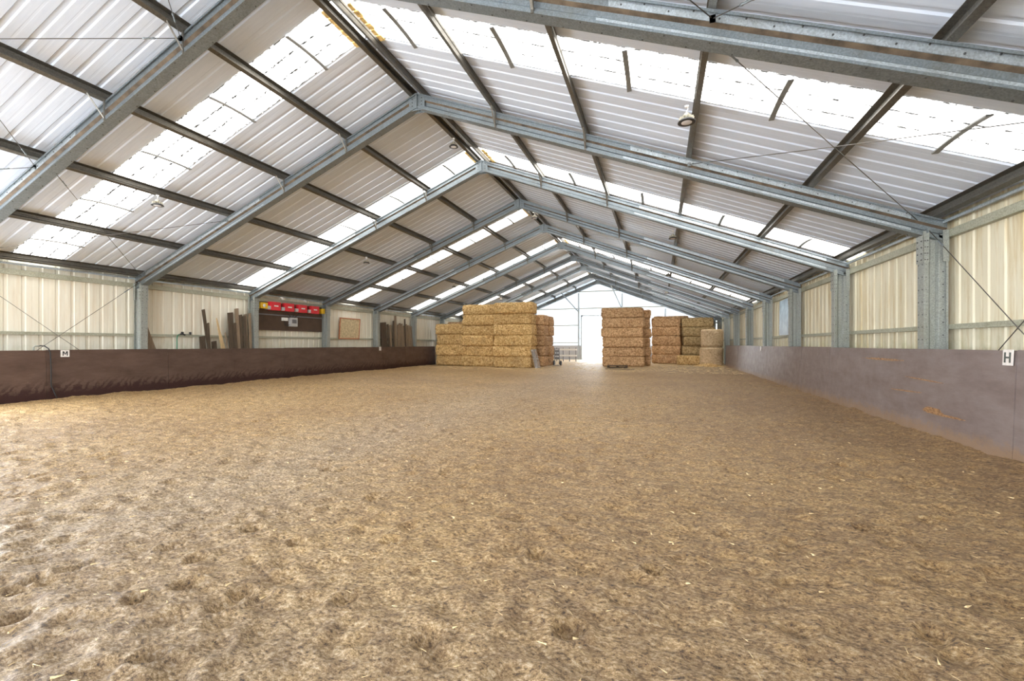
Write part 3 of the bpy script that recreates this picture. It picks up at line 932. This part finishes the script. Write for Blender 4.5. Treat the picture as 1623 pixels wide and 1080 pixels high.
def bale_mesh(w, d_, h, seed, nx=30, ny=14, nz=10, rnd=0.12, rough=0.06):
    """squared bale centred on its base, rounded arrises, bulging, tufted"""
    pts = {}; V = []; F = []
    def vid(i, j, k):
        key = (i, j, k)
        if key not in pts: pts[key] = len(V); V.append((i / nx * 2 - 1, j / ny * 2 - 1, k / nz * 2 - 1))
        return pts[key]
    for i in range(nx):
        for j in range(ny):
            F.append((vid(i, j, 0), vid(i, j + 1, 0), vid(i + 1, j + 1, 0), vid(i + 1, j, 0)))
            F.append((vid(i, j, nz), vid(i + 1, j, nz), vid(i + 1, j + 1, nz), vid(i, j + 1, nz)))
    for i in range(nx):
        for k in range(nz):
            F.append((vid(i, 0, k), vid(i + 1, 0, k), vid(i + 1, 0, k + 1), vid(i, 0, k + 1)))
            F.append((vid(i, ny, k), vid(i, ny, k + 1), vid(i + 1, ny, k + 1), vid(i + 1, ny, k)))
    for j in range(ny):
        for k in range(nz):
            F.append((vid(0, j, k), vid(0, j, k + 1), vid(0, j + 1, k + 1), vid(0, j + 1, k)))
            F.append((vid(nx, j, k), vid(nx, j + 1, k), vid(nx, j + 1, k + 1), vid(nx, j, k + 1)))
    P = np.array(V) * np.array([w / 2, d_ / 2, h / 2])
    hs = np.array([w / 2, d_ / 2, h / 2])
    # rounded box
    q = np.clip(P, -(hs - rnd), hs - rnd); dv = P - q; L = np.linalg.norm(dv, axis=1, keepdims=True)
    L[L == 0] = 1
    mx = np.max(np.abs(P) / hs, axis=1)
    P = q + dv / L * np.minimum(L, rnd)
    nrm = P / hs; nrm = nrm * (np.abs(nrm) > 0.8); nl = np.linalg.norm(nrm, axis=1, keepdims=True); nl[nl == 0] = 1; nrm = nrm / nl
    S = P + seed * 3.1
    dsp = rough * 1.8 * fbm3(S, 21, 2.3) + rough * 1.4 * fbm3(S, 23, 7) + rough * fbm3(S, 25, 17)
    # twine grooves round the section
    for t in (-0.7, -0.35, 0.0, 0.35, 0.7):
        dsp -= 0.012 * np.exp(-((P[:, 0] - t * w / 2) / 0.025) ** 2)
    hor = nrm.copy(); hor[:, 2] *= 0.5
    P = P + hor * dsp[:, None]
    # sides belly outwards under load
    P[:, 1] *= 1 + 0.03 * np.cos(P[:, 2] / h * PI)
    P[:, 2] += h / 2
    P[:, 2] = np.clip(P[:, 2], 0.0, None)
    me = bpy.data.meshes.new('straw_bale'); me.from_pydata([tuple(p) for p in P], [], F)
    me.polygons.foreach_set('use_smooth', [True] * len(F)); me.update()
    return me


ROWN = ['bottom', 'second', 'third', 'fourth', 'fifth', 'sixth']
rb = random.Random(5)
def column(x0, x1, yf, dep, hs, mat, where, group, jit=0.08, face='x', top_tilt=0.0, jx=0.055):
    z = 0.0
    for i, h in enumerate(hs):
        w = x1 - x0
        me = bale_mesh(w, dep, h, rb.random() * 10, nx=34, ny=16, nz=12)
        me.materials.append(mat)
        o = bpy.data.objects.new('straw_bale', me); COL.objects.link(o)
        o.location = ((x0 + x1) / 2 + rb.uniform(-jx, jx), yf + dep / 2 + rb.uniform(-jit, jit), z)
        o.rotation_euler = (0, 0, rb.uniform(-.015, .015))
        if top_tilt and i == len(hs) - 1: o.rotation_euler[1] = top_tilt
        nm = 'topmost' if i == len(hs) - 1 else ROWN[i]
        tag(o, '%s bale %s' % (nm, where), 'straw bale', group)
        z += h * 0.99
    return z
GL = 'square straw bales of the left stack'
column(-9.62, -7.28, 28.35, 1.2, [0.75] * 4, M['straw'], 'in the low column beside the brown kickboard', GL)
column(-7.22, -4.82, 27.65, 1.2, [0.71] * 6, M['straw'], 'in the middle column of the tall left stack', GL)
column(-4.60, -1.97, 26.95, 1.2, [0.71] * 6, M['straw'], 'in the front column of the left stack, behind the leaning pallet', GL)
column(-4.05, -1.70, 29.0, 1.2, [0.71] * 5, M['straw_red'], 'in the russet column set back behind the tall left stack', GL)
column(-3.95, -1.62, 30.35, 1.2, [0.71] * 5, M['straw_red'], 'in the rear russet column nearest the doorway', GL, 0.08)
column(-9.4, -7.15, 29.75, 1.2, [0.8] * 4, M['straw_red'], 'in the dark column hidden behind the low left column', GL)
GR = 'square straw bales of the right stacks'
column(1.95, 4.70, 30.5, 1.2, [0.68, 0.64, 0.68, 0.66, 0.68, 0.68], M['straw_red'], 'in the tall front column right of the doorway', GR)
column(2.5, 5.05, 31.9, 1.2, [0.68, 0.64, 0.68, 0.66, 0.68, 0.60], M['straw_red'], 'in the column right behind the tall doorway column', GR, 0.1, jx=0.1)
column(5.10, 7.20, 36.0, 1.2, [0.72, 0.70, 0.74, 0.72, 0.72], M['straw_red'], 'in the set-back russet column between two taller stacks', GR)
column(5.3, 7.9, 37.4, 1.2, [0.76] * 5, M['straw_red'], 'in the rearmost column before the gable', GR)
column(7.35, 9.55, 35.55, 1.2, [0.70, 0.72, 0.70, 0.70, 0.72], M['hay'], 'in the olive hay column behind the round bales', GR)
# loose front bale at the foot of the olive stack
me = bale_mesh(2.2, 0.9, 0.68, 4.2); me.materials.append(M['straw'])
o = bpy.data.objects.new('straw_bale', me); COL.objects.link(o); o.location = (8.05, 34.95, 0.0)
tag(o, 'single golden bale lying in front of the olive hay column', 'straw bale', GR)


def round_bale(x, y, z, r, h, lab, seed):
    m_ = MB(); n = 64; prof = []
    K = 14
    for k in range(K + 1):
        t = k / K; zz = t * h; e = min(t, 1 - t) * h
        prof.append((r - (0.06 * (1 - min(1, e / 0.09)) ** 2), zz))
    prof = [(0.0, 0.0), (r * .5, 0.0)] + prof + [(r * .8, h), (r * .4, h + .01), (0.001, h + .01)]
    m_.lathe(prof, (0, 0, 0), n)
    P = np.array(m_.v); S = P + seed
    dn = 0.05 * fbm3(S, 31, 2.5) + 0.03 * fbm3(S, 33, 8)
    rr = np.linalg.norm(P[:, :2], axis=1); ok = rr > r * .75
    P[ok, :2] *= (1 + dn[ok] / r)[:, None]
    m_.v = [tuple(p) for p in P]
    o = m_.build('round_bale', M['round']); o.location = (x, y, z)
    return tag(o, lab, 'straw bale', 'net wrapped round bales')
round_bale(9.18, 34.15, 0.0, 0.76, 1.28, 'lower of two upright round bales by the right kickboard end', 1.0)
round_bale(9.22, 34.18, 1.30, 0.72, 1.27, 'upper of two upright round bales by the right kickboard end', 5.0)

# a heap of spilled straw
m_ = MB(); N = 40
rs = np.random.RandomState(3)
def heap(cx, cy, rx, ry, h, seed):
    n1, n2 = 36, 24; vs = []; fs = []
    for j in range(n2 + 1):
        for i in range(n1):
            a = 2 * PI * i / n1; q = j / n2
            x = cx + rx * q * math.cos(a); y = cy + ry * q * math.sin(a)
            z = h * (1 - q ** 1.6) + 0.12 * h * float(vnoise(np.array([x * 3.1 + 9]), np.array([y * 3.1 + 4]), seed)[0]) * 4 * (1 - q) - 0.02 + floor_h(x, y) * q
            vs.append((x, y, z))
    for j in range(n2):
        for i in range(n1):
            k = (i + 1) % n1; fs.append((j * n1 + i, j * n1 + k, (j + 1) * n1 + k, (j + 1) * n1 + i))
    return vs, fs
v_, f_ = heap(8.9, 33.0, 1.05, 0.75, 0.2, 40); m_.add(v_, f_, 0, True)
tag(m_.build('straw_heap', M['straw'], loc=(8.9, 33.0, 0)), 'low heap of spilled golden straw before the round bales', 'straw', kind='stuff')

# loose straw and chips on the ground
m_ = MB()
rs = np.random.RandomState(77)
def strand(x, y, L, w, a):
    z = floor_h(x, y) + 0.010
    dx, dy = math.cos(a) * L / 2, math.sin(a) * L / 2; nx, ny = -math.sin(a) * w / 2, math.cos(a) * w / 2
    t = rs.uniform(0, 0.25) * L
    vs = [(x - dx - nx, y - dy - ny, z), (x - dx + nx, y - dy + ny, z), (x + dx, y + dy, z + t), (x - dx, y - dy, z + w * .8)]
    m_.add(vs, [(0, 1, 2), (0, 2, 3), (1, 3, 2), (0, 3, 1)])
for k in range(5200):
    y = 1.1 + 13 * rs.rand() ** 1.7; x = rs.uniform(-9.6, 9.6)
    strand(x, y, rs.uniform(0.02, 0.075), rs.uniform(0.0015, 0.004), rs.uniform(0, PI))
for k in range(260):
    y = 1.1 + 7 * rs.rand() ** 1.3; x = rs.uniform(-4, 9.6)
    strand(x, y, rs.uniform(0.03, 0.06), rs.uniform(0.008, 0.016), rs.uniform(0, PI))
for k in range(2600):
    x = rs.uniform(-9.8, 9.8); y = rs.uniform(24.5, 36)
    if -9.6 < x < -1.6 and 26.6 < y < 31.6: continue
    strand(x, y, rs.uniform(0.1, 0.3), rs.uniform(0.01, 0.025), rs.uniform(0, PI))
tag(m_.build('loose_straw', M['litter']), 'loose straw stalks and wood chips scattered over the riding surface', 'straw', kind='stuff')

# ------------------------------------------------------------------ things around the bales
def pallet(loc, rot, lab, mat, wx=1.2, wy=1.0):
    r = empty('wooden_pallet', loc, lab, 'pallet'); r.rotation_euler = rot
    def part(nm, b_):
        me_o = b_.build(nm, mat); me_o.parent = r; return me_o
    for i in range(6): part('deck_board', MB().box(0, wx, i * wy / 5.6, i * wy / 5.6 + .1, .115, .135))
    for i in range(3): part('bearer', MB().box(i * (wx - .1) / 2, i * (wx - .1) / 2 + .1, 0, wy, .02, .115))
    for i in range(3): part('bottom_board', MB().box(0, wx, i * (wy - .1) / 2, i * (wy - .1) / 2 + .1, 0, .02))
    return r
pallet((2.55, 28.3, 0.02), (0, 0, 0.03), 'dark pallet lying flat on the floor before the doorway bales', M['wood_dark'], 1.25, 1.0)
pallet((-1.48, 26.45, 0.03), (0, math.radians(-104), 0), 'grey pallet leaning against the end of the left straw stack', M['wood_grey'], 1.2, 0.75)
m_ = MB(); m_.box(2.6, 4.3, 27.0, 27.14, 0.01, 0.05)
tag(m_.build('timber_plank', M['wood_mid'], loc=(2.6, 27.07, 0)), 'thin plank on the floor in front of the flat pallet', 'plank')

# two wheeled barrow
r = empty('sack_barrow', (-1.05, 30.6, 0), 'dark wheeled sack barrow half hidden behind the russet bales', 'sack barrow')
m_ = MB(); m_.bar((-1.3, 30.5, 0.1), (-1.3, 30.4, 1.25), .05, .05); m_.bar((-0.98, 30.5, 0.1), (-0.98, 30.4, 1.25), .05, .05)
m_.build('frame', M['greydark'], r, (-1.1, 30.5, .1))
for z in (0.45, 0.7, 0.95, 1.15):
    MB().box(-1.32, -0.96, 30.40, 30.44, z, z + (.16 if z < 1 else .05)).build('crossbar', M['greydark'], r, (-1.1, 30.5, z))
MB().box(-1.34, -0.94, 30.12, 30.45, 0.03, 0.06).build('toe_plate', M['greydark'], r, (-1.1, 30.3, .05))
for x in (-1.40, -0.90):
    w = MB().lathe([(0.06, -.05), (0.15, -.05), (0.18, -.03), (0.18, .03), (0.15, .05), (0.06, .05), (0.06, -.05)], (x, 30.62, 0.19), 24, axis='x').build('wheel', M['black'], r, (x, 30.62, .19))
    MB().lathe([(0.0, -.02), (0.065, -.02), (0.065, .02), (0.0, .02)], (x, 30.62, 0.19), 16, axis='x').build('hub', M['greybox'], w, (x, 30.62, .19))

# post and rail barrier by the doorway
r = empty('rail_barrier', (-2.2, 38.2, 0), 'low white rail barrier with dark posts left of the doorway', 'barrier')
for x in (-3.5, -2.9, -2.33, -1.77, -1.2):
    MB().box(x - .035, x + .035, 38.15, 38.22, 0, 1.22).build('post', M['greydark'], r, (x, 38.2, 0))
for z in (0.45, 0.98): MB().box(-3.6, -1.1, 38.1, 38.15, z, z + .14).build('rail', M['white'], r, (-2.3, 38.1, z))


# ------------------------------------------------------------------ left wall: electrics
def inverter(y0, y1, z0, z1, lab):
    r = empty('inverter', (-10.3, (y0 + y1) / 2, z0), lab, 'inverter', 'red inverters on the left wall')
    MB().box(-10.436, -10.22, y0, y1, z0, z1).build('case', M['red'], r, (-10.3, y0, z0))
    MB().box(-10.43, -10.25, y0 - .17, y0 - .005, z0 + .02, z0 + .17).build('isolator_box', M['greybox'], r, (-10.3, y0 - .1, z0))
    MB().box(-10.22, -10.214, y0 + .14, y1 - .14, (z0 + z1) / 2 - .02, (z0 + z1) / 2 + .035).build('label', M['white'], r, (-10.2, y0 + .2, z0 + .17))
names = ['first', 'second', 'third', 'fourth']
for i, (a, b_) in enumerate(((14.76, 15.26), (15.51, 16.02), (16.30, 16.80), (17.08, 17.58))):
    inverter(a, b_, 3.01, 3.37, '%s red inverter box from the left, above the brown board' % names[i])
def ybox(y0, y1, z0, z1, lab, circ):
    r = empty('yellow_box', (-10.3, (y0 + y1) / 2, z0), lab, 'electrical box')
    MB().box(-10.43, -10.25, y0, y1, z0, z1).build('case', M['yellow'], r, (-10.3, y0, z0))
    if circ: MB().lathe([(0, 0), (0.075, 0), (0.075, .006), (0, .006)], (-10.252, (y0 + y1) / 2, (z0 + z1) / 2), 20, axis='x').build('label', M['white'], r)
    else: MB().box(-10.25, -10.244, y0 + .12, y1 - .08, z0 + .06, z1 - .08).build('label', M['white'], r, (-10.25, y0, z0))
ybox(14.24, 14.60, 3.05, 3.30, 'yellow box with round white label, left of the red inverters', True)
ybox(17.80, 18.00, 3.05, 3.29, 'yellow box with square label, right of the red inverters', False)
m_ = MB(); m_.box(-10.46, -10.435, 14.06, 18.0, 2.13, 3.36)
tag(m_.build('backing_board', M['brownboard'], loc=(-10.45, 16, 2.13)), 'dark brown backing board behind the red inverters', 'board')
m_ = MB(); m_.box(-10.43, -10.38, 14.06, 18.0, 2.79, 2.84)
tag(m_.build('cable_tray', M['greydark'], loc=(-10.4, 16, 2.8)), 'dark cable tray across the brown backing board', 'cable tray')
r = empty('distribution_box', (-10.35, 16.08, 2.34), 'grey distribution box with dark window on the brown board', 'electrical box')
MB().box(-10.436, -10.28, 15.89, 16.27, 2.34, 2.74).build('case', M['greybox'], r, (-10.35, 16.0, 2.34))
MB().box(-10.28, -10.272, 15.95, 16.21, 2.48, 2.66).build('cover', M['greydark'], r, (-10.3, 16, 2.5))
m_ = MB(); m_.box(-10.43, -10.33, 15.49, 15.76, 2.58, 2.72)
tag(m_.build('junction_box', M['white'], loc=(-10.4, 15.6, 2.58)), 'small pale junction box left of the grey distribution box', 'electrical box')
for i, (a, b_) in enumerate((((-10.36, 15.7, 3.0), (-10.36, 15.95, 2.75)), ((-10.36, 16.05, 3.0), (-10.36, 16.05, 2.75)), ((-10.36, 16.4, 3.0), (-10.36, 16.15, 2.75)))):
    m_ = MB(); m_.tube([a, ((a[0]), (a[1] + b_[1]) / 2 + .05, 2.85), b_], 0.012, 6)
    tag(m_.build('power_cable', M['black'], loc=a), '%s black cable running down into the grey distribution box' % ('left', 'middle', 'right')[i], 'cable', 'cables above the distribution box')
m_ = MB(); m_.tube([(-10.37, 15.6, 2.58), (-10.37, 15.62, 2.42), (-10.37, 15.75, 2.36), (-10.37, 15.9, 2.42)], 0.012, 6)
tag(m_.build('power_cable', M['black'], loc=(-10.37, 15.6, 2.5)), 'looping black cable under the pale junction box', 'cable')
for i, y in enumerate((15.4, 16.75)):
    m_ = MB(); m_.box(-10.43, -10.33, y, y + .1, 3.58, 3.64); m_.tube([(-10.33, y + .05, 3.58), (-10.28, y + .05, 3.53)], [.035, .05], 10)
    tag(m_.build('wall_spotlight', M['white'], loc=(-10.35, y, 3.6)), 'small white spotlight under the eave, %s of two above the inverters' % ('left', 'right')[i], 'lamp')

# framed board on the left wall
r = empty('framed_board', (-10.44, 20.1, 1.81), 'mottled beige board in a reddish frame on the left wall', 'board')
def lean(u, v, d):  # slight slant of the frame
    return (-10.46 + 0.0 + d, 19.24 + u + 0.09 * v, 1.80 + v)
def slab(u0, u1, v0, v1, d0, d1):
    b_ = MB(); vs = [lean(u, v, d) for d in (d0, d1) for v in (v0, v1) for u in (u0, u1)]
    b_.add(vs, [(0, 2, 3, 1), (4, 5, 7, 6), (0, 1, 5, 4), (2, 6, 7, 3), (0, 4, 6, 2), (1, 3, 7, 5)]); return b_
slab(0.05, 1.62, 0.05, 1.10, 0.0, 0.02).build('board', M['speckle'], r, (-10.45, 20, 1.8))
fr = MB()
for a in ((0, 1.67, 0, .05), (0, 1.67, 1.10, 1.15), (0, .05, 0.05, 1.10), (1.62, 1.67, .05, 1.10)):
    s_ = slab(*a, 0.0, 0.035); fr.add(s_.v, s_.f)
fr.build('frame', M['orange'], r, (-10.44, 20, 1.8))


# planks leaning against the left wall
def plank(ya, yb, zt, w, mat, lab, grp, pointed=False, th=0.035, xb=-10.24, xt=-10.40, shade=None):
    """foot at ya, head at yb (plank centre lines)"""
    b_ = MB(); n = 6; vs = []
    for k in range(n + 1):
        t = k / n; yc = ya + (yb - ya) * t; x = xb + (xt - xb) * t; z = -0.03 + (zt + 0.03) * t
        ww = w * (1 - t) + 0.02 * t if pointed else w * (1 + 0.04 * math.sin(k * 2.1 + ya))
        dz = 0.03 * (1 if k == n else 0)
        vs += [(x, yc - ww / 2, z), (x, yc + ww / 2, z + dz), (x + th, yc + ww / 2, z + dz), (x + th, yc - ww / 2, z)]
    fs = [(0, 1, 2, 3), (4 * n, 4 * n + 3, 4 * n + 2, 4 * n + 1)]
    for k in range(n):
        for i in range(4):
            j = (i + 1) % 4; fs.append((4 * k + i, 4 * k + 4 + i, 4 * k + 4 + j, 4 * k + j))
    b_.add(vs, fs)
    tag(b_.build('timber_plank', mat, loc=(xb, ya, 0)), lab, 'plank', grp)
G1 = 'old timbers leaning left of the inverters'
D, Mi, Pa, Gy = M['wood_dark'], M['wood_mid'], M['wood_pale'], M['wood_grey']
plank(10.30, 9.90, 2.28, 0.62, Mi, 'wedge shaped brown board beside the second left column', G1, True)
plank(12.17, 11.86, 2.80, 0.11, D, 'thin dark pole leaning left, standing alone by the wall', G1)
plank(12.02, 11.98, 2.30, 0.10, D, 'shorter dark batten against the thin leaning pole', G1, xb=-10.19, xt=-10.33)
plank(11.82, 11.82, 1.80, 0.22, D, 'short dark block left of the thin leaning pole', G1)
plank(12.28, 12.28, 1.62, 0.19, D, 'short dark stump board right of the thin leaning pole', G1)
plank(12.85, 12.38, 2.50, 0.34, Pa, 'pale pointed board leaning left like a spike', G1, True)
plank(12.92, 12.68, 1.95, 0.12, Mi, 'small pointed offcut beside the pale spike', G1, True, xb=-10.19, xt=-10.33)
plank(12.97, 12.95, 2.76, 0.22, D, 'broad dark board, leftmost of the upright bundle', G1)
plank(13.12, 13.08, 2.35, 0.14, D, 'shorter dark board inside the upright bundle, left part', G1, xb=-10.19, xt=-10.34)
plank(13.26, 13.22, 2.94, 0.16, Mi, 'tallest brown board of the upright bundle', G1)
plank(13.40, 13.40, 2.70, 0.12, D, 'narrow dark board right of the tallest one', G1)
plank(13.53, 13.52, 2.66, 0.13, D, 'narrow dark board in the middle of the upright bundle', G1, xb=-10.20, xt=-10.35)
plank(13.63, 13.62, 2.74, 0.13, Mi, 'brown board second from the right of the bundle', G1)
plank(13.73, 13.73, 2.78, 0.11, Mi, 'rightmost brown board, touching the third column', G1, xb=-10.18, xt=-10.3)
G2 = 'fence boards stacked against the left wall'
data = [(23.02, 22.95, 2.83, .36, D), (23.32, 23.30, 2.86, .26, D), (23.62, 23.55, 2.75, .2, D), (23.86, 23.86, 2.72, .18, Mi), (24.05, 24.2, 3.0, .16, D), (24.25, 24.45, 3.33, .22, Mi),
        (24.5, 24.72, 2.78, .22, Mi), (24.75, 24.95, 2.88, .2, Mi), (25.0, 25.15, 2.85, .18, Mi), (25.2, 25.38, 2.72, .2, Mi), (25.45, 25.50, 3.18, .15, D), (25.62, 25.72, 2.84, .2, Mi),
        (25.85, 25.92, 2.78, .2, Mi), (26.08, 26.1, 2.74, .18, Mi), (26.27, 26.27, 2.72, .16, Mi)]
lb = ['wide dark board, leftmost of the fence board stack', 'second wide dark board from the left end', 'narrow dark board, third from the left end', 'narrow brown board, fourth from the left end',
      'dark board leaning right, just left of the tallest', 'tallest brown board of the fence board stack', 'brown board just right of the tallest one', 'brown board, second right of the tallest',
      'brown board, third right of the tallest', 'lower brown board left of the thin upright post', 'thin dark post poking up from the stack', 'brown board just right of the thin post',
      'brown board, fourth from the right end', 'brown board next to last at the right end', 'last brown board at the right end of the stack']
for i, (a, b_, zt, w, mt) in enumerate(data):
    plank(a, b_, zt, w, mt, lb[i], G2, xb=-10.2 - .03 * (i % 2), xt=-10.38 - .03 * (i % 2), th=0.028)

# hose and tap, pipe and cable
m_ = MB(); m_.tube([(-10.35, 10.9, 0.0), (-10.35, 10.9, 1.74), (-10.36, 10.93, 1.83), (-10.38, 11.0, 1.86)], 0.016, 8)
tag(m_.build('garden_hose', M['green'], loc=(-10.35, 10.9, 1)), 'green hose rising to a tap behind the brown kickboard', 'hose')
r = empty('wall_tap', (-10.4, 11.1, 1.86), 'dark tap fitting on the lower left wall rail', 'tap')
MB().tube([(-10.40, 10.98, 1.87), (-10.40, 11.2, 1.87), (-10.40, 11.4, 1.88)], 0.014, 8).build('pipe', M['pipe'], r, (-10.4, 11, 1.87))
MB().tube([(-10.40, 11.03, 1.88), (-10.37, 11.12, 1.88), (-10.34, 11.18, 1.84)], .028, 8).build('valve', M['black'], r, (-10.4, 11.1, 1.87))
MB().box(-10.42, -10.36, 11.08, 11.14, 1.9, 1.96).build('handle', M['black'], r, (-10.4, 11.1, 1.9))
MB().box(-10.43, -10.37, 11.37, 11.42, 1.86, 1.96).build('bracket', M['black'], r, (-10.4, 11.4, 1.9))
m_ = MB(); m_.tube([(-10.14, 7.06, 0.0), (-10.14, 7.06, 1.44), (-10.13, 7.1, 1.47), (-10.10, 7.17, 1.47)], 0.02, 8)
tag(m_.build('water_pipe', M['pipe'], loc=(-10.14, 7.06, 1)), 'grey bent pipe end showing above the brown kickboard', 'pipe')
m_ = MB(); m_.tube([(-10.09, 7.16, 1.48), (-10.04, 7.24, 1.47), (-10.0, 7.3, 1.40), (-9.985, 7.33, 1.3), (-9.975, 7.34, 0.9), (-9.965, 7.34, 0.4), (-9.95, 7.42, 0.14), (-9.93, 7.45, 0.03)], 0.014, 8)
tag(m_.build('black_hose', M['black'], loc=(-10.0, 7.3, 1)), 'thin black hose hanging down the brown kickboard left of the M', 'hose')

# blue sheet on the right wall
m_ = MB()
vs = [(10.36, 18.35, 1.87), (10.36, 20.62, 1.87), (10.46, 20.98, 3.30), (10.46, 18.35, 3.36)]
vs += [(x + .012, y, z) for x, y, z in vs]
m_.add(vs, [(0, 3, 2, 1), (4, 5, 6, 7), (0, 1, 5, 4), (1, 2, 6, 5), (2, 3, 7, 6), (3, 0, 4, 7)])
tag(m_.build('plastic_sheet', M['bluesheet'], loc=(10.4, 19.5, 1.87)), 'blue-grey plastic sheet leaning on the right wall rail', 'sheet')

# ------------------------------------------------------------------ light
w = bpy.data.worlds.new('World'); sc.world = w; w.use_nodes = True
nt = w.node_tree; nt.nodes.clear()
bg = nt.nodes.new('ShaderNodeBackground'); out = nt.nodes.new('ShaderNodeOutputWorld')
sk = nt.nodes.new('ShaderNodeTexSky'); sk.sky_type = 'HOSEK_WILKIE'; sk.turbidity = 8; sk.ground_albedo = 0.5
sk.sun_direction = (0.2, 0.5, 0.8)
mixn = nt.nodes.new('ShaderNodeMix'); mixn.data_type = 'RGBA'; mixn.inputs[0].default_value = 0.85
nt.links.new(sk.outputs[0], mixn.inputs[6]); mixn.inputs[7].default_value = (0.92, 0.96, 1.0, 1)
nt.links.new(mixn.outputs[2], bg.inputs[0]); bg.inputs[1].default_value = 14.0
nt.links.new(bg.outputs[0], out.inputs[0])

# added cool daylight from an assumed opening behind the camera, out of view
al = bpy.data.lights.new('added_rear_daylight', 'AREA'); al.shape = 'RECTANGLE'; al.size = 9.8; al.size_y = 4.2
al.energy = 740; al.color = (0.80, 0.90, 1.0)
ao = bpy.data.objects.new('added_rear_daylight', al); COL.objects.link(ao); ao.location = (0, Y0 + 0.05, 2.15); ao.rotation_euler = (PI / 2, 0, 0)

# added light at an assumed, unseen left opening, for glare on the floor
al = bpy.data.lights.new('added_side_daylight', 'AREA'); al.shape = 'RECTANGLE'; al.size = 3.4; al.size_y = 3.0
al.energy = 480; al.color = (0.88, 0.94, 1.0)
ao = bpy.data.objects.new('added_side_daylight', al); COL.objects.link(ao); ao.location = (-10.52, 3.1, 1.65); ao.rotation_euler = (PI / 2, 0, -PI / 2)

# ------------------------------------------------------------------ camera
cam = bpy.data.cameras.new('camera'); co = bpy.data.objects.new('camera', cam); COL.objects.link(co)
co.location = (5.747, 0, 1.521); co.rotation_euler = (PI / 2, 0, 0.3271)
cam.sensor_width = 36; cam.lens = 698 / 1623 * 36
cam.shift_x = 2.0 / 1623; cam.shift_y = 5.8 / 1623
cam.clip_end = 400; cam.clip_start = 0.05
sc.camera = co

sc.view_settings.view_transform = 'Standard'; sc.view_settings.look = 'None'
sc.view_settings.exposure = 0.33; sc.view_settings.gamma = 1.0; sc.view_settings.use_curve_mapping = False
sc.cycles.max_bounces = 8; sc.cycles.diffuse_bounces = 5; sc.cycles.glossy_bounces = 3; sc.cycles.transmission_bounces = 4
sc.cycles.sample_clamp_indirect = 12
sc.cycles.use_denoising = True
